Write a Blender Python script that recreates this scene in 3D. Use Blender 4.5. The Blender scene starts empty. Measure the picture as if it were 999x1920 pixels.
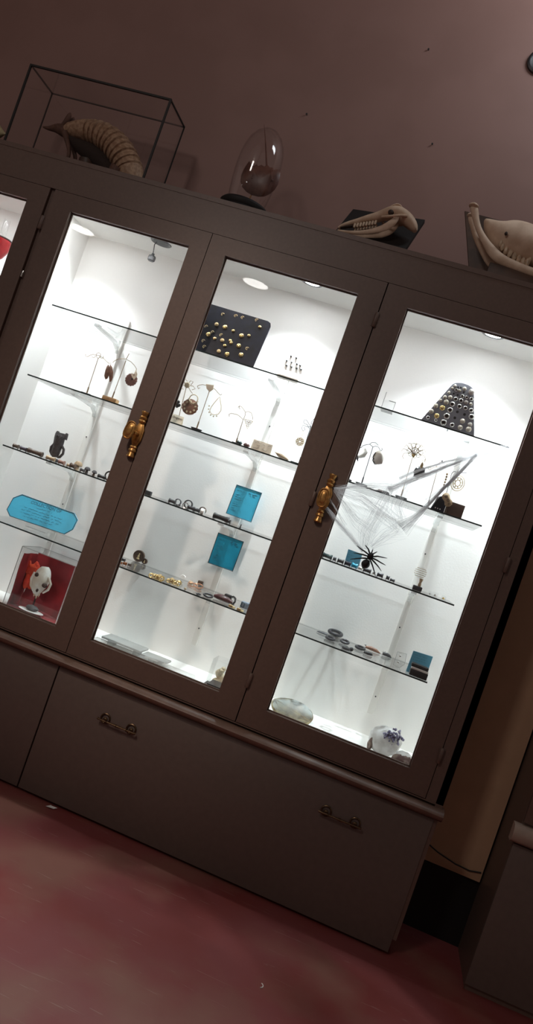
import bpy, bmesh, math, random
from mathutils import Vector, Matrix
random.seed(11)
scene = bpy.context.scene
COL = scene.collection
PI = math.pi

# ------------------------------------------------------------------ materials
def new_mat(name):
    m = bpy.data.materials.new(name)
    m.use_nodes = True
    return m, m.node_tree, m.node_tree.nodes['Principled BSDF']

def plain(name, col, rough=0.5, metal=0.0, bump=0.0, scale=60.0, var=0.0, spec=0.5, trans=0.0, coat=0.0):
    m, nt, b = new_mat(name)
    b.inputs['Base Color'].default_value = (*col, 1)
    b.inputs['Roughness'].default_value = rough
    b.inputs['Metallic'].default_value = metal
    b.inputs['Specular IOR Level'].default_value = spec
    b.inputs['Coat Weight'].default_value = coat
    if var > 0 or bump > 0:
        tc = nt.nodes.new('ShaderNodeTexCoord')
        n = nt.nodes.new('ShaderNodeTexNoise')
        n.inputs['Scale'].default_value = scale
        n.inputs['Detail'].default_value = 5
        nt.links.new(tc.outputs['Object'], n.inputs['Vector'])
        if var > 0:
            r = nt.nodes.new('ShaderNodeValToRGB')
            r.color_ramp.elements[0].position = 0.3
            r.color_ramp.elements[1].position = 0.7
            r.color_ramp.elements[0].color = (*[c * (1 - var) for c in col], 1)
            r.color_ramp.elements[1].color = (*[min(1, c * (1 + var)) for c in col], 1)
            nt.links.new(n.outputs['Fac'], r.inputs['Fac'])
            nt.links.new(r.outputs['Color'], b.inputs['Base Color'])
        if bump > 0:
            bp = nt.nodes.new('ShaderNodeBump')
            bp.inputs['Strength'].default_value = bump
            bp.inputs['Distance'].default_value = 0.004
            nt.links.new(n.outputs['Fac'], bp.inputs['Height'])
            nt.links.new(bp.outputs['Normal'], b.inputs['Normal'])
    return m

def two_tone(name, c1, c2, scale, rough=0.5, lo=0.42, hi=0.58, bump=0.0):
    m, nt, b = new_mat(name)
    b.inputs['Roughness'].default_value = rough
    tc = nt.nodes.new('ShaderNodeTexCoord')
    n = nt.nodes.new('ShaderNodeTexNoise')
    n.inputs['Scale'].default_value = scale
    n.inputs['Detail'].default_value = 6
    r = nt.nodes.new('ShaderNodeValToRGB')
    r.color_ramp.elements[0].position = lo
    r.color_ramp.elements[1].position = hi
    r.color_ramp.elements[0].color = (*c1, 1)
    r.color_ramp.elements[1].color = (*c2, 1)
    nt.links.new(tc.outputs['Object'], n.inputs['Vector'])
    nt.links.new(n.outputs['Fac'], r.inputs['Fac'])
    nt.links.new(r.outputs['Color'], b.inputs['Base Color'])
    if bump:
        bp = nt.nodes.new('ShaderNodeBump')
        bp.inputs['Strength'].default_value = bump
        bp.inputs['Distance'].default_value = 0.004
        nt.links.new(n.outputs['Fac'], bp.inputs['Height'])
        nt.links.new(bp.outputs['Normal'], b.inputs['Normal'])
    return m

def thin_glass(name, tint=(1, 1, 1), ior=1.5, rough=0.0):
    # a clear sheet: transparent with a Fresnel reflection on each face
    m = bpy.data.materials.new(name)
    m.use_nodes = True
    nt = m.node_tree
    nt.nodes.clear()
    out = nt.nodes.new('ShaderNodeOutputMaterial')
    mix = nt.nodes.new('ShaderNodeMixShader')
    fr = nt.nodes.new('ShaderNodeFresnel')
    fr.inputs['IOR'].default_value = ior
    tr = nt.nodes.new('ShaderNodeBsdfTransparent')
    tr.inputs['Color'].default_value = (*tint, 1)
    gl = nt.nodes.new('ShaderNodeBsdfGlossy')
    gl.inputs['Roughness'].default_value = rough
    # same reflectance entering and leaving the sheet
    geo = nt.nodes.new('ShaderNodeNewGeometry')
    inv = nt.nodes.new('ShaderNodeMath'); inv.operation = 'DIVIDE'
    inv.inputs[0].default_value = 1.0
    inv.inputs[1].default_value = ior
    mx = nt.nodes.new('ShaderNodeMix'); mx.data_type = 'FLOAT'
    mx.inputs['A'].default_value = ior
    nt.links.new(geo.outputs['Backfacing'], mx.inputs['Factor'])
    mx.inputs['B'].default_value = ior * 1.0
    # Fresnel node inverts the IOR for back faces itself, so give it 1/ior there
    nt.links.new(inv.outputs[0], mx.inputs['B'])
    nt.links.new(mx.outputs['Result'], fr.inputs['IOR'])
    nt.links.new(fr.outputs['Fac'], mix.inputs['Fac'])
    nt.links.new(tr.outputs['BSDF'], mix.inputs[1])
    nt.links.new(gl.outputs['BSDF'], mix.inputs[2])
    nt.links.new(mix.outputs['Shader'], out.inputs['Surface'])
    return m

def emit(name, col, strength):
    m = bpy.data.materials.new(name)
    m.use_nodes = True
    nt = m.node_tree
    nt.nodes.clear()
    out = nt.nodes.new('ShaderNodeOutputMaterial')
    e = nt.nodes.new('ShaderNodeEmission')
    e.inputs['Color'].default_value = (*col, 1)
    e.inputs['Strength'].default_value = strength
    nt.links.new(e.outputs['Emission'], out.inputs['Surface'])
    return m

M = {}
M['brown'] = plain('brown_paint', (0.150, 0.098, 0.078), 0.45, bump=0.05, scale=90, var=0.07)
M['brown_low'] = plain('brown_paint_panel', (0.150, 0.112, 0.096), 0.5, bump=0.04, scale=40, var=0.06)
M['ledge'] = plain('worn_ledge_paint', (0.19, 0.115, 0.085), 0.4, var=0.18, scale=14)
M['white'] = plain('case_white', (0.905, 0.89, 0.865), 0.75, bump=0.10, scale=130, var=0.015)
M['upright'] = plain('upright_white', (0.86, 0.84, 0.80), 0.5)
M['bracket'], _nt, _b = new_mat('bracket_acrylic')
_b.inputs['Base Color'].default_value = (0.86, 0.87, 0.86, 1); _b.inputs['Roughness'].default_value = 0.25; _b.inputs['Alpha'].default_value = 0.42
M['pane'] = thin_glass('door_glass')
M['shelfglass'] = thin_glass('shelf_glass', (0.985, 0.992, 0.99))
M['acrylic'] = thin_glass('clear_acrylic', (0.985, 0.99, 0.99), 1.45)
M['greenedge'] = plain('glass_edge_green', (0.012, 0.03, 0.03), 0.2)
M['black'] = plain('black_plastic', (0.012, 0.012, 0.013), 0.45)
M['blackedge'] = plain('black_lead_edge', (0.014, 0.011, 0.010), 0.6)
M['dark'] = plain('charcoal', (0.03, 0.03, 0.033), 0.5, var=0.3, scale=150)
M['brass'] = plain('antique_brass', (0.60, 0.33, 0.11), 0.36, 0.85, bump=0.10, scale=90, var=0.3)
M['pull'] = plain('dull_bronze', (0.17, 0.11, 0.065), 0.4, 1.0, var=0.4, scale=120)
M['gold'] = plain('bright_gold', (0.83, 0.63, 0.28), 0.25, 1.0)
M['palegold'] = plain('pale_gold', (0.60, 0.47, 0.26), 0.42, 0.75)
M['palesilver'] = plain('pale_silver', (0.80, 0.76, 0.66), 0.35, 0.5)
M['goldbrown'] = plain('tarnished_wire', (0.34, 0.25, 0.15), 0.4, 0.8)
M['silver'] = plain('silver', (0.75, 0.74, 0.72), 0.22, 1.0)
M['steel'] = plain('dark_steel', (0.055, 0.055, 0.060), 0.35, 0.6, var=0.5, scale=200)
M['blue'] = plain('blue_card', (0.05, 0.42, 0.62), 0.35)
M['bluedeep'] = plain('deep_blue_card', (0.006, 0.27, 0.42), 0.3)
M['lightblue'] = plain('light_blue_card', (0.14, 0.48, 0.68), 0.5)
M['ink'] = plain('ink', (0.01, 0.055, 0.085), 0.6)
M['bluelight_ink'] = plain('faded_ink', (0.02, 0.15, 0.23), 0.6)
M['cream'] = plain('cream_card', (0.88, 0.81, 0.66), 0.7, var=0.08, scale=60)
M['paper'] = plain('white_paper', (0.90, 0.88, 0.84), 0.8)
M['ink_brown'] = plain('brown_ink', (0.10, 0.07, 0.045), 0.7)
M['velvet'] = plain('navy_velvet', (0.003, 0.005, 0.014), 0.5, var=0.6, scale=25, spec=0.25)
M['greyboard'] = plain('grey_board', (0.42, 0.46, 0.53), 0.55)
M['bone'] = two_tone('bone', (0.56, 0.39, 0.27), (0.80, 0.62, 0.47), 14, 0.6, 0.35, 0.65, bump=0.25)
M['bonewhite'] = two_tone('white_bone', (0.70, 0.64, 0.54), (0.85, 0.83, 0.78), 25, 0.55)
M['tooth'] = plain('tooth', (0.62, 0.48, 0.34), 0.4, var=0.2, scale=80)
M['socket'] = plain('hollow_shade', (0.05, 0.032, 0.025), 0.8)  # near-black colour paints the shade inside hollows
M['wood'] = two_tone('dark_wood', (0.05, 0.025, 0.015), (0.10, 0.05, 0.03), 9, 0.5)
M['plaque'] = plain('black_plaque', (0.008, 0.007, 0.007), 0.6)
M['redcloth'] = two_tone('red_cloth', (0.16, 0.006, 0.010), (0.30, 0.012, 0.018), 7, 0.85, bump=0.3)
M['orange'] = two_tone('orange_red_feather', (0.62, 0.04, 0.015), (0.80, 0.09, 0.03), 30, 0.7, bump=0.4)
M['red'] = two_tone('red_glaze', (0.45, 0.012, 0.02), (0.62, 0.03, 0.04), 10, 0.3)
M['shell'] = two_tone('armadillo_shell', (0.36, 0.21, 0.125), (0.52, 0.34, 0.22), 70, 0.55, bump=0.6)
M['skin'] = plain('armadillo_skin', (0.13, 0.06, 0.04), 0.7, var=0.3, scale=50, bump=0.4)
M['belly'] = plain('dark_belly_hair', (0.025, 0.014, 0.010), 0.9, bump=0.5, scale=200)
M['crab'] = two_tone('horseshoe_crab_shell', (0.115, 0.045, 0.034), (0.19, 0.085, 0.062), 18, 0.4, bump=0.3)
M['pod'] = plain('brown_pod', (0.23, 0.115, 0.075), 0.5, var=0.35, scale=90)
M['mauve'] = plain('mauve_petal', (0.20, 0.10, 0.085), 0.55, var=0.3, scale=120)
M['woodblock'] = plain('golden_wood', (0.48, 0.29, 0.13), 0.5, var=0.3, scale=70)
M['stone'] = plain('grey_stone', (0.06, 0.055, 0.058), 0.6, var=0.4, scale=120, bump=0.3)
M['tan'] = plain('tan_wood', (0.46, 0.33, 0.20), 0.5, var=0.25, scale=120)
M['ivory'] = plain('ivory', (0.62, 0.52, 0.36), 0.5)
M['brownplug'] = plain('brown_plug', (0.085, 0.05, 0.032), 0.45, var=0.4, scale=150)
M['purpleplug'] = plain('purple_plug', (0.07, 0.055, 0.075), 0.4, var=0.3, scale=150)
M['pinkplug'] = plain('pink_plug', (0.32, 0.17, 0.13), 0.4, var=0.3, scale=150)
M['amber'] = plain('amber', (0.30, 0.09, 0.025), 0.25, var=0.4, scale=150)
M['plum'] = plain('plum_stone', (0.085, 0.035, 0.035), 0.3, var=0.5, scale=60)
M['rose'] = plain('rose_gold', (0.62, 0.32, 0.20), 0.3, 0.9)
M['bluegrey'] = plain('blue_grey_stone', (0.20, 0.25, 0.31), 0.4, var=0.4, scale=90)
M['nacre'] = two_tone('abalone_nacre', (0.76, 0.81, 0.79), (0.92, 0.90, 0.86), 16, 0.2, bump=0.15)
M['shellrim'] = two_tone('shell_rim', (0.22, 0.15, 0.07), (0.50, 0.42, 0.25), 30, 0.5)
M['geode'] = two_tone('geode_white', (0.62, 0.60, 0.58), (0.80, 0.79, 0.78), 22, 0.4, bump=0.5)
M['geoderind'] = two_tone('geode_rind', (0.06, 0.025, 0.02), (0.22, 0.16, 0.13), 30, 0.7, bump=0.6)
M['amethyst'] = two_tone('amethyst', (0.12, 0.11, 0.20), (0.36, 0.34, 0.46), 60, 0.15)
M['greyslab'] = plain('grey_acrylic_slab', (0.40, 0.40, 0.385), 0.25)
M['book'] = plain('dark_cover', (0.035, 0.03, 0.03), 0.4)
M['web'] = bpy.data.materials.new('web_thread'); M['web'].use_nodes = True
_nt = M['web'].node_tree; _nt.nodes.clear()
_o = _nt.nodes.new('ShaderNodeOutputMaterial'); _m = _nt.nodes.new('ShaderNodeMixShader'); _m.inputs['Fac'].default_value = 0.72
_d = _nt.nodes.new('ShaderNodeBsdfDiffuse'); _d.inputs['Color'].default_value = (0.95, 0.95, 0.96, 1)
_t = _nt.nodes.new('ShaderNodeBsdfTranslucent'); _t.inputs['Color'].default_value = (0.96, 0.96, 0.97, 1)
_nt.links.new(_d.outputs[0], _m.inputs[1]); _nt.links.new(_t.outputs[0], _m.inputs[2]); _x = _nt.nodes.new('ShaderNodeMixShader'); _x.inputs['Fac'].default_value = 0.58; _p = _nt.nodes.new('ShaderNodeBsdfTransparent')
_nt.links.new(_m.outputs[0], _x.inputs[1]); _nt.links.new(_p.outputs[0], _x.inputs[2]); _nt.links.new(_x.outputs[0], _o.inputs['Surface'])
M['spider'] = plain('spider_black', (0.004, 0.004, 0.004), 0.5, bump=0.4, scale=300)
M['ochre'] = plain('ochre_wall', (0.60, 0.38, 0.235), 0.8, var=0.05, scale=8)
M['wall'] = two_tone('mauve_brown_wall', (0.275, 0.155, 0.130), (0.298, 0.170, 0.144), 3.0, 0.6, bump=0.02)
M['ceiling'] = plain('ceiling_paint', (0.4, 0.36, 0.34), 0.8)
M['baseblack'] = plain('black_baseboard', (0.010, 0.008, 0.008), 0.7)
M['ledge_lit'] = plain('light_painted_ledge', (0.42, 0.32, 0.26), 0.5, var=0.15, scale=14)  # worn beige, made paler to paint the light this ledge catches
M['lamp_case'] = emit('case_lamp_glow', (0.93, 0.98, 1.0), 60.0)
M['fill_strip'] = emit('fill_strip_glow', (0.96, 0.99, 1.0), 42.0)  # glow of the added front fill, hidden from view
M['lamp_room'] = emit('room_lamp_glow', (1.0, 0.97, 0.93), 11.0)
M['lampmetal'] = plain('lamp_ring_metal', (0.10, 0.10, 0.105), 0.35, 0.8)

def floor_material():
    m, nt, b = new_mat('red_floor_paint')
    L = nt.links
    tc = nt.nodes.new('ShaderNodeTexCoord')
    big = nt.nodes.new('ShaderNodeTexNoise'); big.inputs['Scale'].default_value = 2.6; big.inputs['Detail'].default_value = 3
    mid = nt.nodes.new('ShaderNodeTexNoise'); mid.inputs['Scale'].default_value = 2.1; mid.inputs['Detail'].default_value = 4
    mp = nt.nodes.new('ShaderNodeMapping'); mp.inputs['Location'].default_value = (3.1, 1.7, 0.4)
    L.new(tc.outputs['Object'], big.inputs['Vector'])
    L.new(tc.outputs['Object'], mp.inputs['Vector'])
    L.new(mp.outputs['Vector'], mid.inputs['Vector'])
    r1 = nt.nodes.new('ShaderNodeValToRGB')
    r1.color_ramp.elements[0].position = 0.38; r1.color_ramp.elements[0].color = (0.235, 0.046, 0.040, 1)
    r1.color_ramp.elements[1].position = 0.62; r1.color_ramp.elements[1].color = (0.25, 0.062, 0.060, 1)
    r2 = nt.nodes.new('ShaderNodeValToRGB')
    r2.color_ramp.elements[0].position = 0.50; r2.color_ramp.elements[0].color = (0, 0, 0, 1)
    r2.color_ramp.elements[1].position = 0.66; r2.color_ramp.elements[1].color = (1, 1, 1, 1)
    mix = nt.nodes.new('ShaderNodeMix'); mix.data_type = 'RGBA'
    mix.inputs['B'].default_value = (0.265, 0.105, 0.078, 1)
    L.new(big.outputs['Fac'], r1.inputs['Fac'])
    L.new(mid.outputs['Fac'], r2.inputs['Fac'])
    L.new(r1.outputs['Color'], mix.inputs['A'])
    L.new(r2.outputs['Color'], mix.inputs['Factor'])
    # scratches
    mp2 = nt.nodes.new('ShaderNodeMapping'); mp2.inputs['Rotation'].default_value = (0, 0, 0.9); mp2.inputs['Scale'].default_value = (1.2, 22, 1)
    L.new(tc.outputs['Object'], mp2.inputs['Vector'])
    sc = nt.nodes.new('ShaderNodeTexNoise'); sc.inputs['Scale'].default_value = 3; sc.inputs['Detail'].default_value = 3; sc.inputs['Distortion'].default_value = 1.6
    L.new(mp2.outputs['Vector'], sc.inputs['Vector'])
    r3 = nt.nodes.new('ShaderNodeValToRGB')
    r3.color_ramp.elements[0].position = 0.675; r3.color_ramp.elements[0].color = (0, 0, 0, 1)
    r3.color_ramp.elements[1].position = 0.70; r3.color_ramp.elements[1].color = (0.32, 0.32, 0.32, 1)
    L.new(sc.outputs['Fac'], r3.inputs['Fac'])
    mix2 = nt.nodes.new('ShaderNodeMix'); mix2.data_type = 'RGBA'
    mix2.inputs['B'].default_value = (0.45, 0.30, 0.26, 1)
    L.new(mix.outputs['Result'], mix2.inputs['A'])
    L.new(r3.outputs['Color'], mix2.inputs['Factor'])
    L.new(mix2.outputs['Result'], b.inputs['Base Color'])
    b.inputs['Roughness'].default_value = 0.5
    b.inputs['Specular IOR Level'].default_value = 0.35
    return m
M['floor'] = floor_material()

# ------------------------------------------------------------------ mesh builder
class MB:
    def __init__(self):
        self.v, self.f, self.mi = [], [], []
    def add(self, vs, fs, mi=0):
        b = len(self.v)
        self.v += [tuple(p) for p in vs]
        self.f += [tuple(b + i for i in f) for f in fs]
        self.mi += [mi] * len(fs)
        return self
    def box(self, a, b, mi=0, bev=0.0):
        x0, y0, z0 = a; x1, y1, z1 = b
        if bev <= 0:
            vs = [(x, y, z) for x in (x0, x1) for y in (y0, y1) for z in (z0, z1)]
            return self.add(vs, [(0,1,3,2),(4,6,7,5),(0,4,5,1),(2,3,7,6),(0,2,6,4),(1,5,7,3)], mi)
        bm = bmesh.new()
        bmesh.ops.create_cube(bm, size=1)
        for v in bm.verts:
            v.co = Vector(((x0+x1)/2 + v.co.x*(x1-x0), (y0+y1)/2 + v.co.y*(y1-y0), (z0+z1)/2 + v.co.z*(z1-z0)))
        bmesh.ops.bevel(bm, geom=bm.edges[:], offset=bev, segments=2, affect='EDGES', profile=0.5)
        return self.bm(bm, mi)
    def bm(self, bm, mi=0):
        bm.verts.index_update()
        self.add([v.co[:] for v in bm.verts], [[v.index for v in f.verts] for f in bm.faces], mi)
        bm.free()
        return self
    def obox(self, c, ax, ay, az, mi=0, bev=0.0):
        # oriented box: centre and three half-axis vectors
        t = MB().box((-1,-1,-1), (1,1,1), 0)
        if bev > 0:
            lx, ly, lz = Vector(ax).length, Vector(ay).length, Vector(az).length
            t = MB().box((-lx,-ly,-lz), (lx,ly,lz), 0, bev)
            ux, uy, uz = Vector(ax)/lx, Vector(ay)/ly, Vector(az)/lz
        else:
            ux, uy, uz = Vector(ax), Vector(ay), Vector(az)
        return self.add([Vector(c) + ux*p[0] + uy*p[1] + uz*p[2] for p in t.v], t.f, mi)
    def tube(self, pts, r, n=8, mi=0, closed=False):
        pts = [Vector(p) for p in pts]
        k = len(pts)
        rs = r if isinstance(r, (list, tuple)) else [r]*k
        up = None
        rings = []
        for i in range(k):
            if closed:
                t = (pts[(i+1) % k] - pts[i-1])
            else:
                t = (pts[min(i+1, k-1)] - pts[max(i-1, 0)])
            t = t.normalized() if t.length > 1e-9 else Vector((0,0,1))
            if up is None:
                up = Vector((0,1,0)) if abs(t.y) < 0.9 else Vector((1,0,0))
            u = (up - t*up.dot(t))
            u = u.normalized() if u.length > 1e-6 else t.orthogonal().normalized()
            up = u
            w = t.cross(u)
            rings.append([pts[i] + (u*math.cos(2*PI*j/n) + w*math.sin(2*PI*j/n))*rs[i] for j in range(n)])
        return self.rings(rings, mi, closed)
    def rings(self, rings, mi=0, closed=False, caps=True):
        n = len(rings[0]); k = len(rings)
        vs = [p for r in rings for p in r]
        fs = []
        for i in range(k if closed else k-1):
            a = i*n; b = ((i+1) % k)*n
            for j in range(n):
                j2 = (j+1) % n
                fs.append((a+j, a+j2, b+j2, b+j))
        if not closed and caps:
            fs.append(tuple(range(n))[::-1])
            fs.append(tuple((k-1)*n + j for j in range(n)))
        return self.add(vs, fs, mi)
    def lathe(self, prof, o=(0,0,0), n=20, axis='z', mi=0, sx=1.0, sy=1.0, caps=True):
        o = Vector(o)
        rings = []
        for r, h in prof:
            ring = []
            for j in range(n):
                a = 2*PI*j/n
                c, s = r*math.cos(a)*sx, r*math.sin(a)*sy
                ring.append(o + (Vector((c, s, h)) if axis == 'z' else Vector((c, -h, s)) if axis == 'y' else Vector((h, c, s))))
            rings.append(ring)
        return self.rings(rings, mi, False, caps)
    def ball(self, c, r, mi=0, seg=14, ring=9, jit=0.0, seed=0):
        rx, ry, rz = r if isinstance(r, (tuple, list)) else (r, r, r)
        rnd = random.Random(seed)
        vs = [(c[0], c[1], c[2]-rz)]
        for i in range(1, ring):
            th = -PI/2 + PI*i/ring
            for j in range(seg):
                a = 2*PI*j/seg
                k = 1 + rnd.uniform(-jit, jit)
                vs.append((c[0]+rx*k*math.cos(th)*math.cos(a), c[1]+ry*k*math.cos(th)*math.sin(a), c[2]+rz*k*math.sin(th)))
        vs.append((c[0], c[1], c[2]+rz))
        fs = []
        for j in range(seg):
            fs.append((0, 1+(j+1) % seg, 1+j))
        for i in range(ring-2):
            for j in range(seg):
                a = 1+i*seg; b = a+seg; j2 = (j+1) % seg
                fs.append((a+j, a+j2, b+j2, b+j))
        e = 1+(ring-2)*seg
        for j in range(seg):
            fs.append((e+j, e+(j+1) % seg, len(vs)-1))
        return self.add(vs, fs, mi)
    def prism(self, poly, y0, y1, mi=0, bev=0.0):
        # poly: (x, z) outline, given thickness from y0 to y1
        n = len(poly)
        area = sum(poly[i][0]*poly[(i+1) % n][1]-poly[(i+1) % n][0]*poly[i][1] for i in range(n))
        if area < 0: poly = poly[::-1]
        if bev <= 0:
            vs = [(x, y0, z) for x, z in poly] + [(x, y1, z) for x, z in poly]
            fs = [tuple(range(n)), tuple(range(2*n-1, n-1, -1))]
            fs += [(i+n, (i+1) % n + n, (i+1) % n, i) for i in range(n)]
            return self.add(vs, fs, mi)
        bm = bmesh.new()
        vs = [bm.verts.new((x, y0, z)) for x, z in poly]
        f = bm.faces.new(vs)
        r = bmesh.ops.extrude_face_region(bm, geom=[f])
        for v in r['geom']:
            if isinstance(v, bmesh.types.BMVert): v.co.y = y1
        bmesh.ops.recalc_face_normals(bm, faces=bm.faces[:])
        es = [e for e in bm.edges if abs(e.verts[0].co.y - e.verts[1].co.y) < 1e-9]
        bmesh.ops.bevel(bm, geom=es, offset=bev, segments=2, affect='EDGES', profile=0.5)
        return self.bm(bm, mi)
    def dome(self, poly, y, hf, hb, mi=0, k=6, centre=None, p=0.5):
        # a plate with the given (x, z) outline that swells hf towards the viewer and hb away
        n = len(poly)
        cx = centre[0] if centre else sum(q[0] for q in poly)/n
        cz = centre[1] if centre else sum(q[1] for q in poly)/n
        vs, fs = [], []
        for side, h in ((-1, hf), (1, hb)):
            b = len(vs)
            for i in range(k):
                t = 1 - i/k
                d = (1 - t*t)**p*h*side
                vs += [(cx+(q[0]-cx)*t, y+d, cz+(q[1]-cz)*t) for q in poly]
            vs.append((cx, y+h*side, cz))
            for i in range(k-1):
                for j in range(n):
                    q = (b+i*n+j, b+i*n+(j+1) % n, b+(i+1)*n+(j+1) % n, b+(i+1)*n+j)
                    fs.append(q if side < 0 else q[::-1])
            for j in range(n):
                q = (b+(k-1)*n+j, b+(k-1)*n+(j+1) % n, b+k*n)
                fs.append(q if side < 0 else q[::-1])
        return self.add(vs, fs, mi)
    def torus(self, c, R, r, axis='y', n=22, m=8, mi=0, ez=1.0, tilt=0.0):
        pts = []
        for i in range(n):
            a = 2*PI*i/n
            x, z = R*math.cos(a), R*math.sin(a)*ez
            if axis == 'y': p = Vector((x, 0, z))
            elif axis == 'z': p = Vector((x, z, 0))
            else: p = Vector((0, x, z))
            if tilt: p = Matrix.Rotation(tilt, 3, 'X') @ p
            pts.append(Vector(c)+p)
        return self.tube(pts, r, m, mi, True)
    def loft(self, secs, n=16, mi=0, smooth=2):
        # secs: (x, y, z, a, b): centre, half-height across the path in the x-z plane, half-depth along y
        s = [list(q) for q in secs]
        for _ in range(smooth):
            t = [s[0]]
            for i in range(len(s)-1):
                t.append([0.5*(p+q) for p, q in zip(s[i], s[i+1])]); t.append(s[i+1])
            u = [t[0]] + [[0.25*t[i-1][j]+0.5*t[i][j]+0.25*t[i+1][j] for j in range(5)] for i in range(1, len(t)-1)] + [t[-1]]
            s = u
        rings = []
        for i in range(len(s)):
            a = Vector(s[max(i-1, 0)][:3]); b = Vector(s[min(i+1, len(s)-1)][:3])
            d = b-a
            d = Vector((d.x, 0, d.z)).normalized()
            nrm = Vector((-d.z, 0, d.x))
            c = Vector(s[i][:3])
            rings.append([c + nrm*(s[i][3]*math.cos(2*PI*j/n)) + Vector((0, s[i][4]*math.sin(2*PI*j/n), 0)) for j in range(n)])
        return self.rings(rings, mi)

def to_obj(name, mb, mats, parent=None, loc=None, flat=False, angle=38):
    """one mesh object; vertices are written in world metres and stored relative to the thing's base"""
    me = bpy.data.meshes.new(name)
    off = Vector((0, 0, 0))
    if parent is not None:
        r = parent
        while r.parent is not None: r = r.parent
        off = Vector(r.location)
    elif loc is not None:
        off = Vector(loc)
    me.from_pydata([tuple(Vector(p)-off) for p in mb.v], [], mb.f)
    ms = mats if isinstance(mats, (list, tuple)) else [mats]
    for m in ms: me.materials.append(M[m] if isinstance(m, str) else m)
    me.polygons.foreach_set('material_index', mb.mi)
    bm = bmesh.new(); bm.from_mesh(me)
    bmesh.ops.recalc_face_normals(bm, faces=bm.faces[:])
    bm.to_mesh(me); bm.free()
    if not flat:
        me.polygons.foreach_set('use_smooth', [True]*len(me.polygons))
        me.set_sharp_from_angle(angle=math.radians(angle))
    me.update()
    o = bpy.data.objects.new(name, me)
    COL.objects.link(o)
    if parent is not None:
        o.parent = parent
    elif loc is not None:
        o.location = loc
    return o

def thing(name, label, cat, loc=(0,0,0), group=None):
    o = bpy.data.objects.new(name, None)
    o.empty_display_size = 0.05
    COL.objects.link(o)
    o.location = loc
    o['label'] = label; o['category'] = cat
    if group: o['group'] = group
    return o

def single(name, mb, mats, label, cat, group=None, loc=None, **k):
    if loc is None:
        xs = [p[0] for p in mb.v]; ys = [p[1] for p in mb.v]; zs = [p[2] for p in mb.v]
        loc = ((min(xs)+max(xs))/2, (min(ys)+max(ys))/2, min(zs))
    o = to_obj(name, mb, mats, None, loc, **k)
    o['label'] = label; o['category'] = cat
    if group: o['group'] = group
    return o

def struct(name, mb, mats, **k):
    o = to_obj(name, mb, mats, None, None, **k)
    o['kind'] = 'structure'
    return o

def part(name, mb, mats, parent, label=None, **k):
    o = to_obj(name, mb, mats, parent, **k)
    if label: o['label'] = label
    return o

def lettering(body, size, o, ux=(1,0,0), uz=(0,0,1), depth=0.0006, align='LEFT'):
    """mesh of written characters lying on the plane through o along ux (reading) and uz (up)"""
    cu = bpy.data.curves.new('lettering_source', 'FONT')
    cu.body = body; cu.size = size; cu.extrude = depth/2; cu.align_x = align; cu.resolution_u = 2
    ob = bpy.data.objects.new('lettering_source', cu)
    COL.objects.link(ob)
    dg = bpy.context.evaluated_depsgraph_get()
    me = bpy.data.meshes.new_from_object(ob.evaluated_get(dg))
    ux, uz = Vector(ux).normalized(), Vector(uz).normalized()
    un = ux.cross(uz)
    mb = MB().add([Vector(o)+ux*v.co.x+uz*v.co.y+un*v.co.z for v in me.vertices], [tuple(p.vertices) for p in me.polygons])
    COL.objects.unlink(ob); bpy.data.objects.remove(ob); bpy.data.curves.remove(cu); bpy.data.meshes.remove(me)
    return mb

def scribble(mb, o, ux, uz, length, height, seed, r=0.0003, mi=0):
    """a line of handwriting too small to read: a running looped stroke"""
    rnd = random.Random(seed)
    ux, uz = Vector(ux).normalized(), Vector(uz).normalized()
    pts = []; x = 0.0
    while x < length:
        pts.append(Vector(o)+ux*x+uz*(rnd.uniform(0, 1)*height))
        x += height*rnd.uniform(0.35, 0.8)
        if rnd.random() < 0.16 and len(pts) > 2:
            mb.tube(pts, r, 4, mi); pts = []; x += height*0.9
    if len(pts) > 1: mb.tube(pts, r, 4, mi)
    return mb

# ------------------------------------------------------------------ the room
FLOOR = -0.012
struct('floor', MB().box((-5, -7, FLOOR-0.1), (5, 0.6, FLOOR)), 'floor', flat=True)
struct('wall_back', MB().box((-5, 0.5, FLOOR-0.1), (5, 0.62, 4.5)), 'wall', flat=True)
struct('ceiling', MB().box((-5, -7, 4.5), (5, 0.62, 4.6)), 'ceiling', flat=True)
# lighter strip of wall between the two cabinets, standing proud of the back wall above a tall black baseboard
struct('wall_recess', MB().box((1.50, 0.30, 0.272), (1.792, 0.5, 2.50)), 'ochre', flat=True)
struct('baseboard_recess', MB().box((1.50, 0.32, FLOOR), (1.80, 0.5, 0.272)), 'baseblack', flat=True)

# ------------------------------------------------------------------ the tall display cabinet
TOPZ, GT, GB = 2.561, 2.340, 0.668
LT, LB = 0.577, 0.530
SH = [1.946, 1.625, 1.301, 0.985]          # mid height of each glass shelf
TOP = [s + 0.003 for s in SH]
IFL = 0.625                                # display floor
cab = thing('display_cabinet', 'long brown painted display cabinet with lit glass doors along the wall', 'cabinet', (0.3, 0.25, FLOOR))
part('back_panel', MB().box((-2.0, 0.45, 0.55), (1.49, 0.47, 2.55)), 'white', cab, 'white back panel', flat=True)
for x0, x1 in ((-0.87, -0.85), (1.47, 1.49), (-2.02, -2.0)):
    part('side_panel', MB().box((x0, 0.034, 0.55), (x1, 0.45, 2.55)), 'white', cab, 'white side panel', flat=True)
part('outer_side', MB().box((1.49, 0.004, 0.05), (1.518, 0.49, TOPZ-0.02)), 'brown', cab, flat=True)
part('floor_panel', MB().box((-2.0, 0.036, 0.60), (1.47, 0.45, IFL)), 'white', cab, 'white display floor', flat=True)
part('ceiling_panel', MB().box((-2.0, 0.034, 2.40), (1.47, 0.45, 2.42)), 'white', cab, 'white ceiling panel', flat=True)
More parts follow.
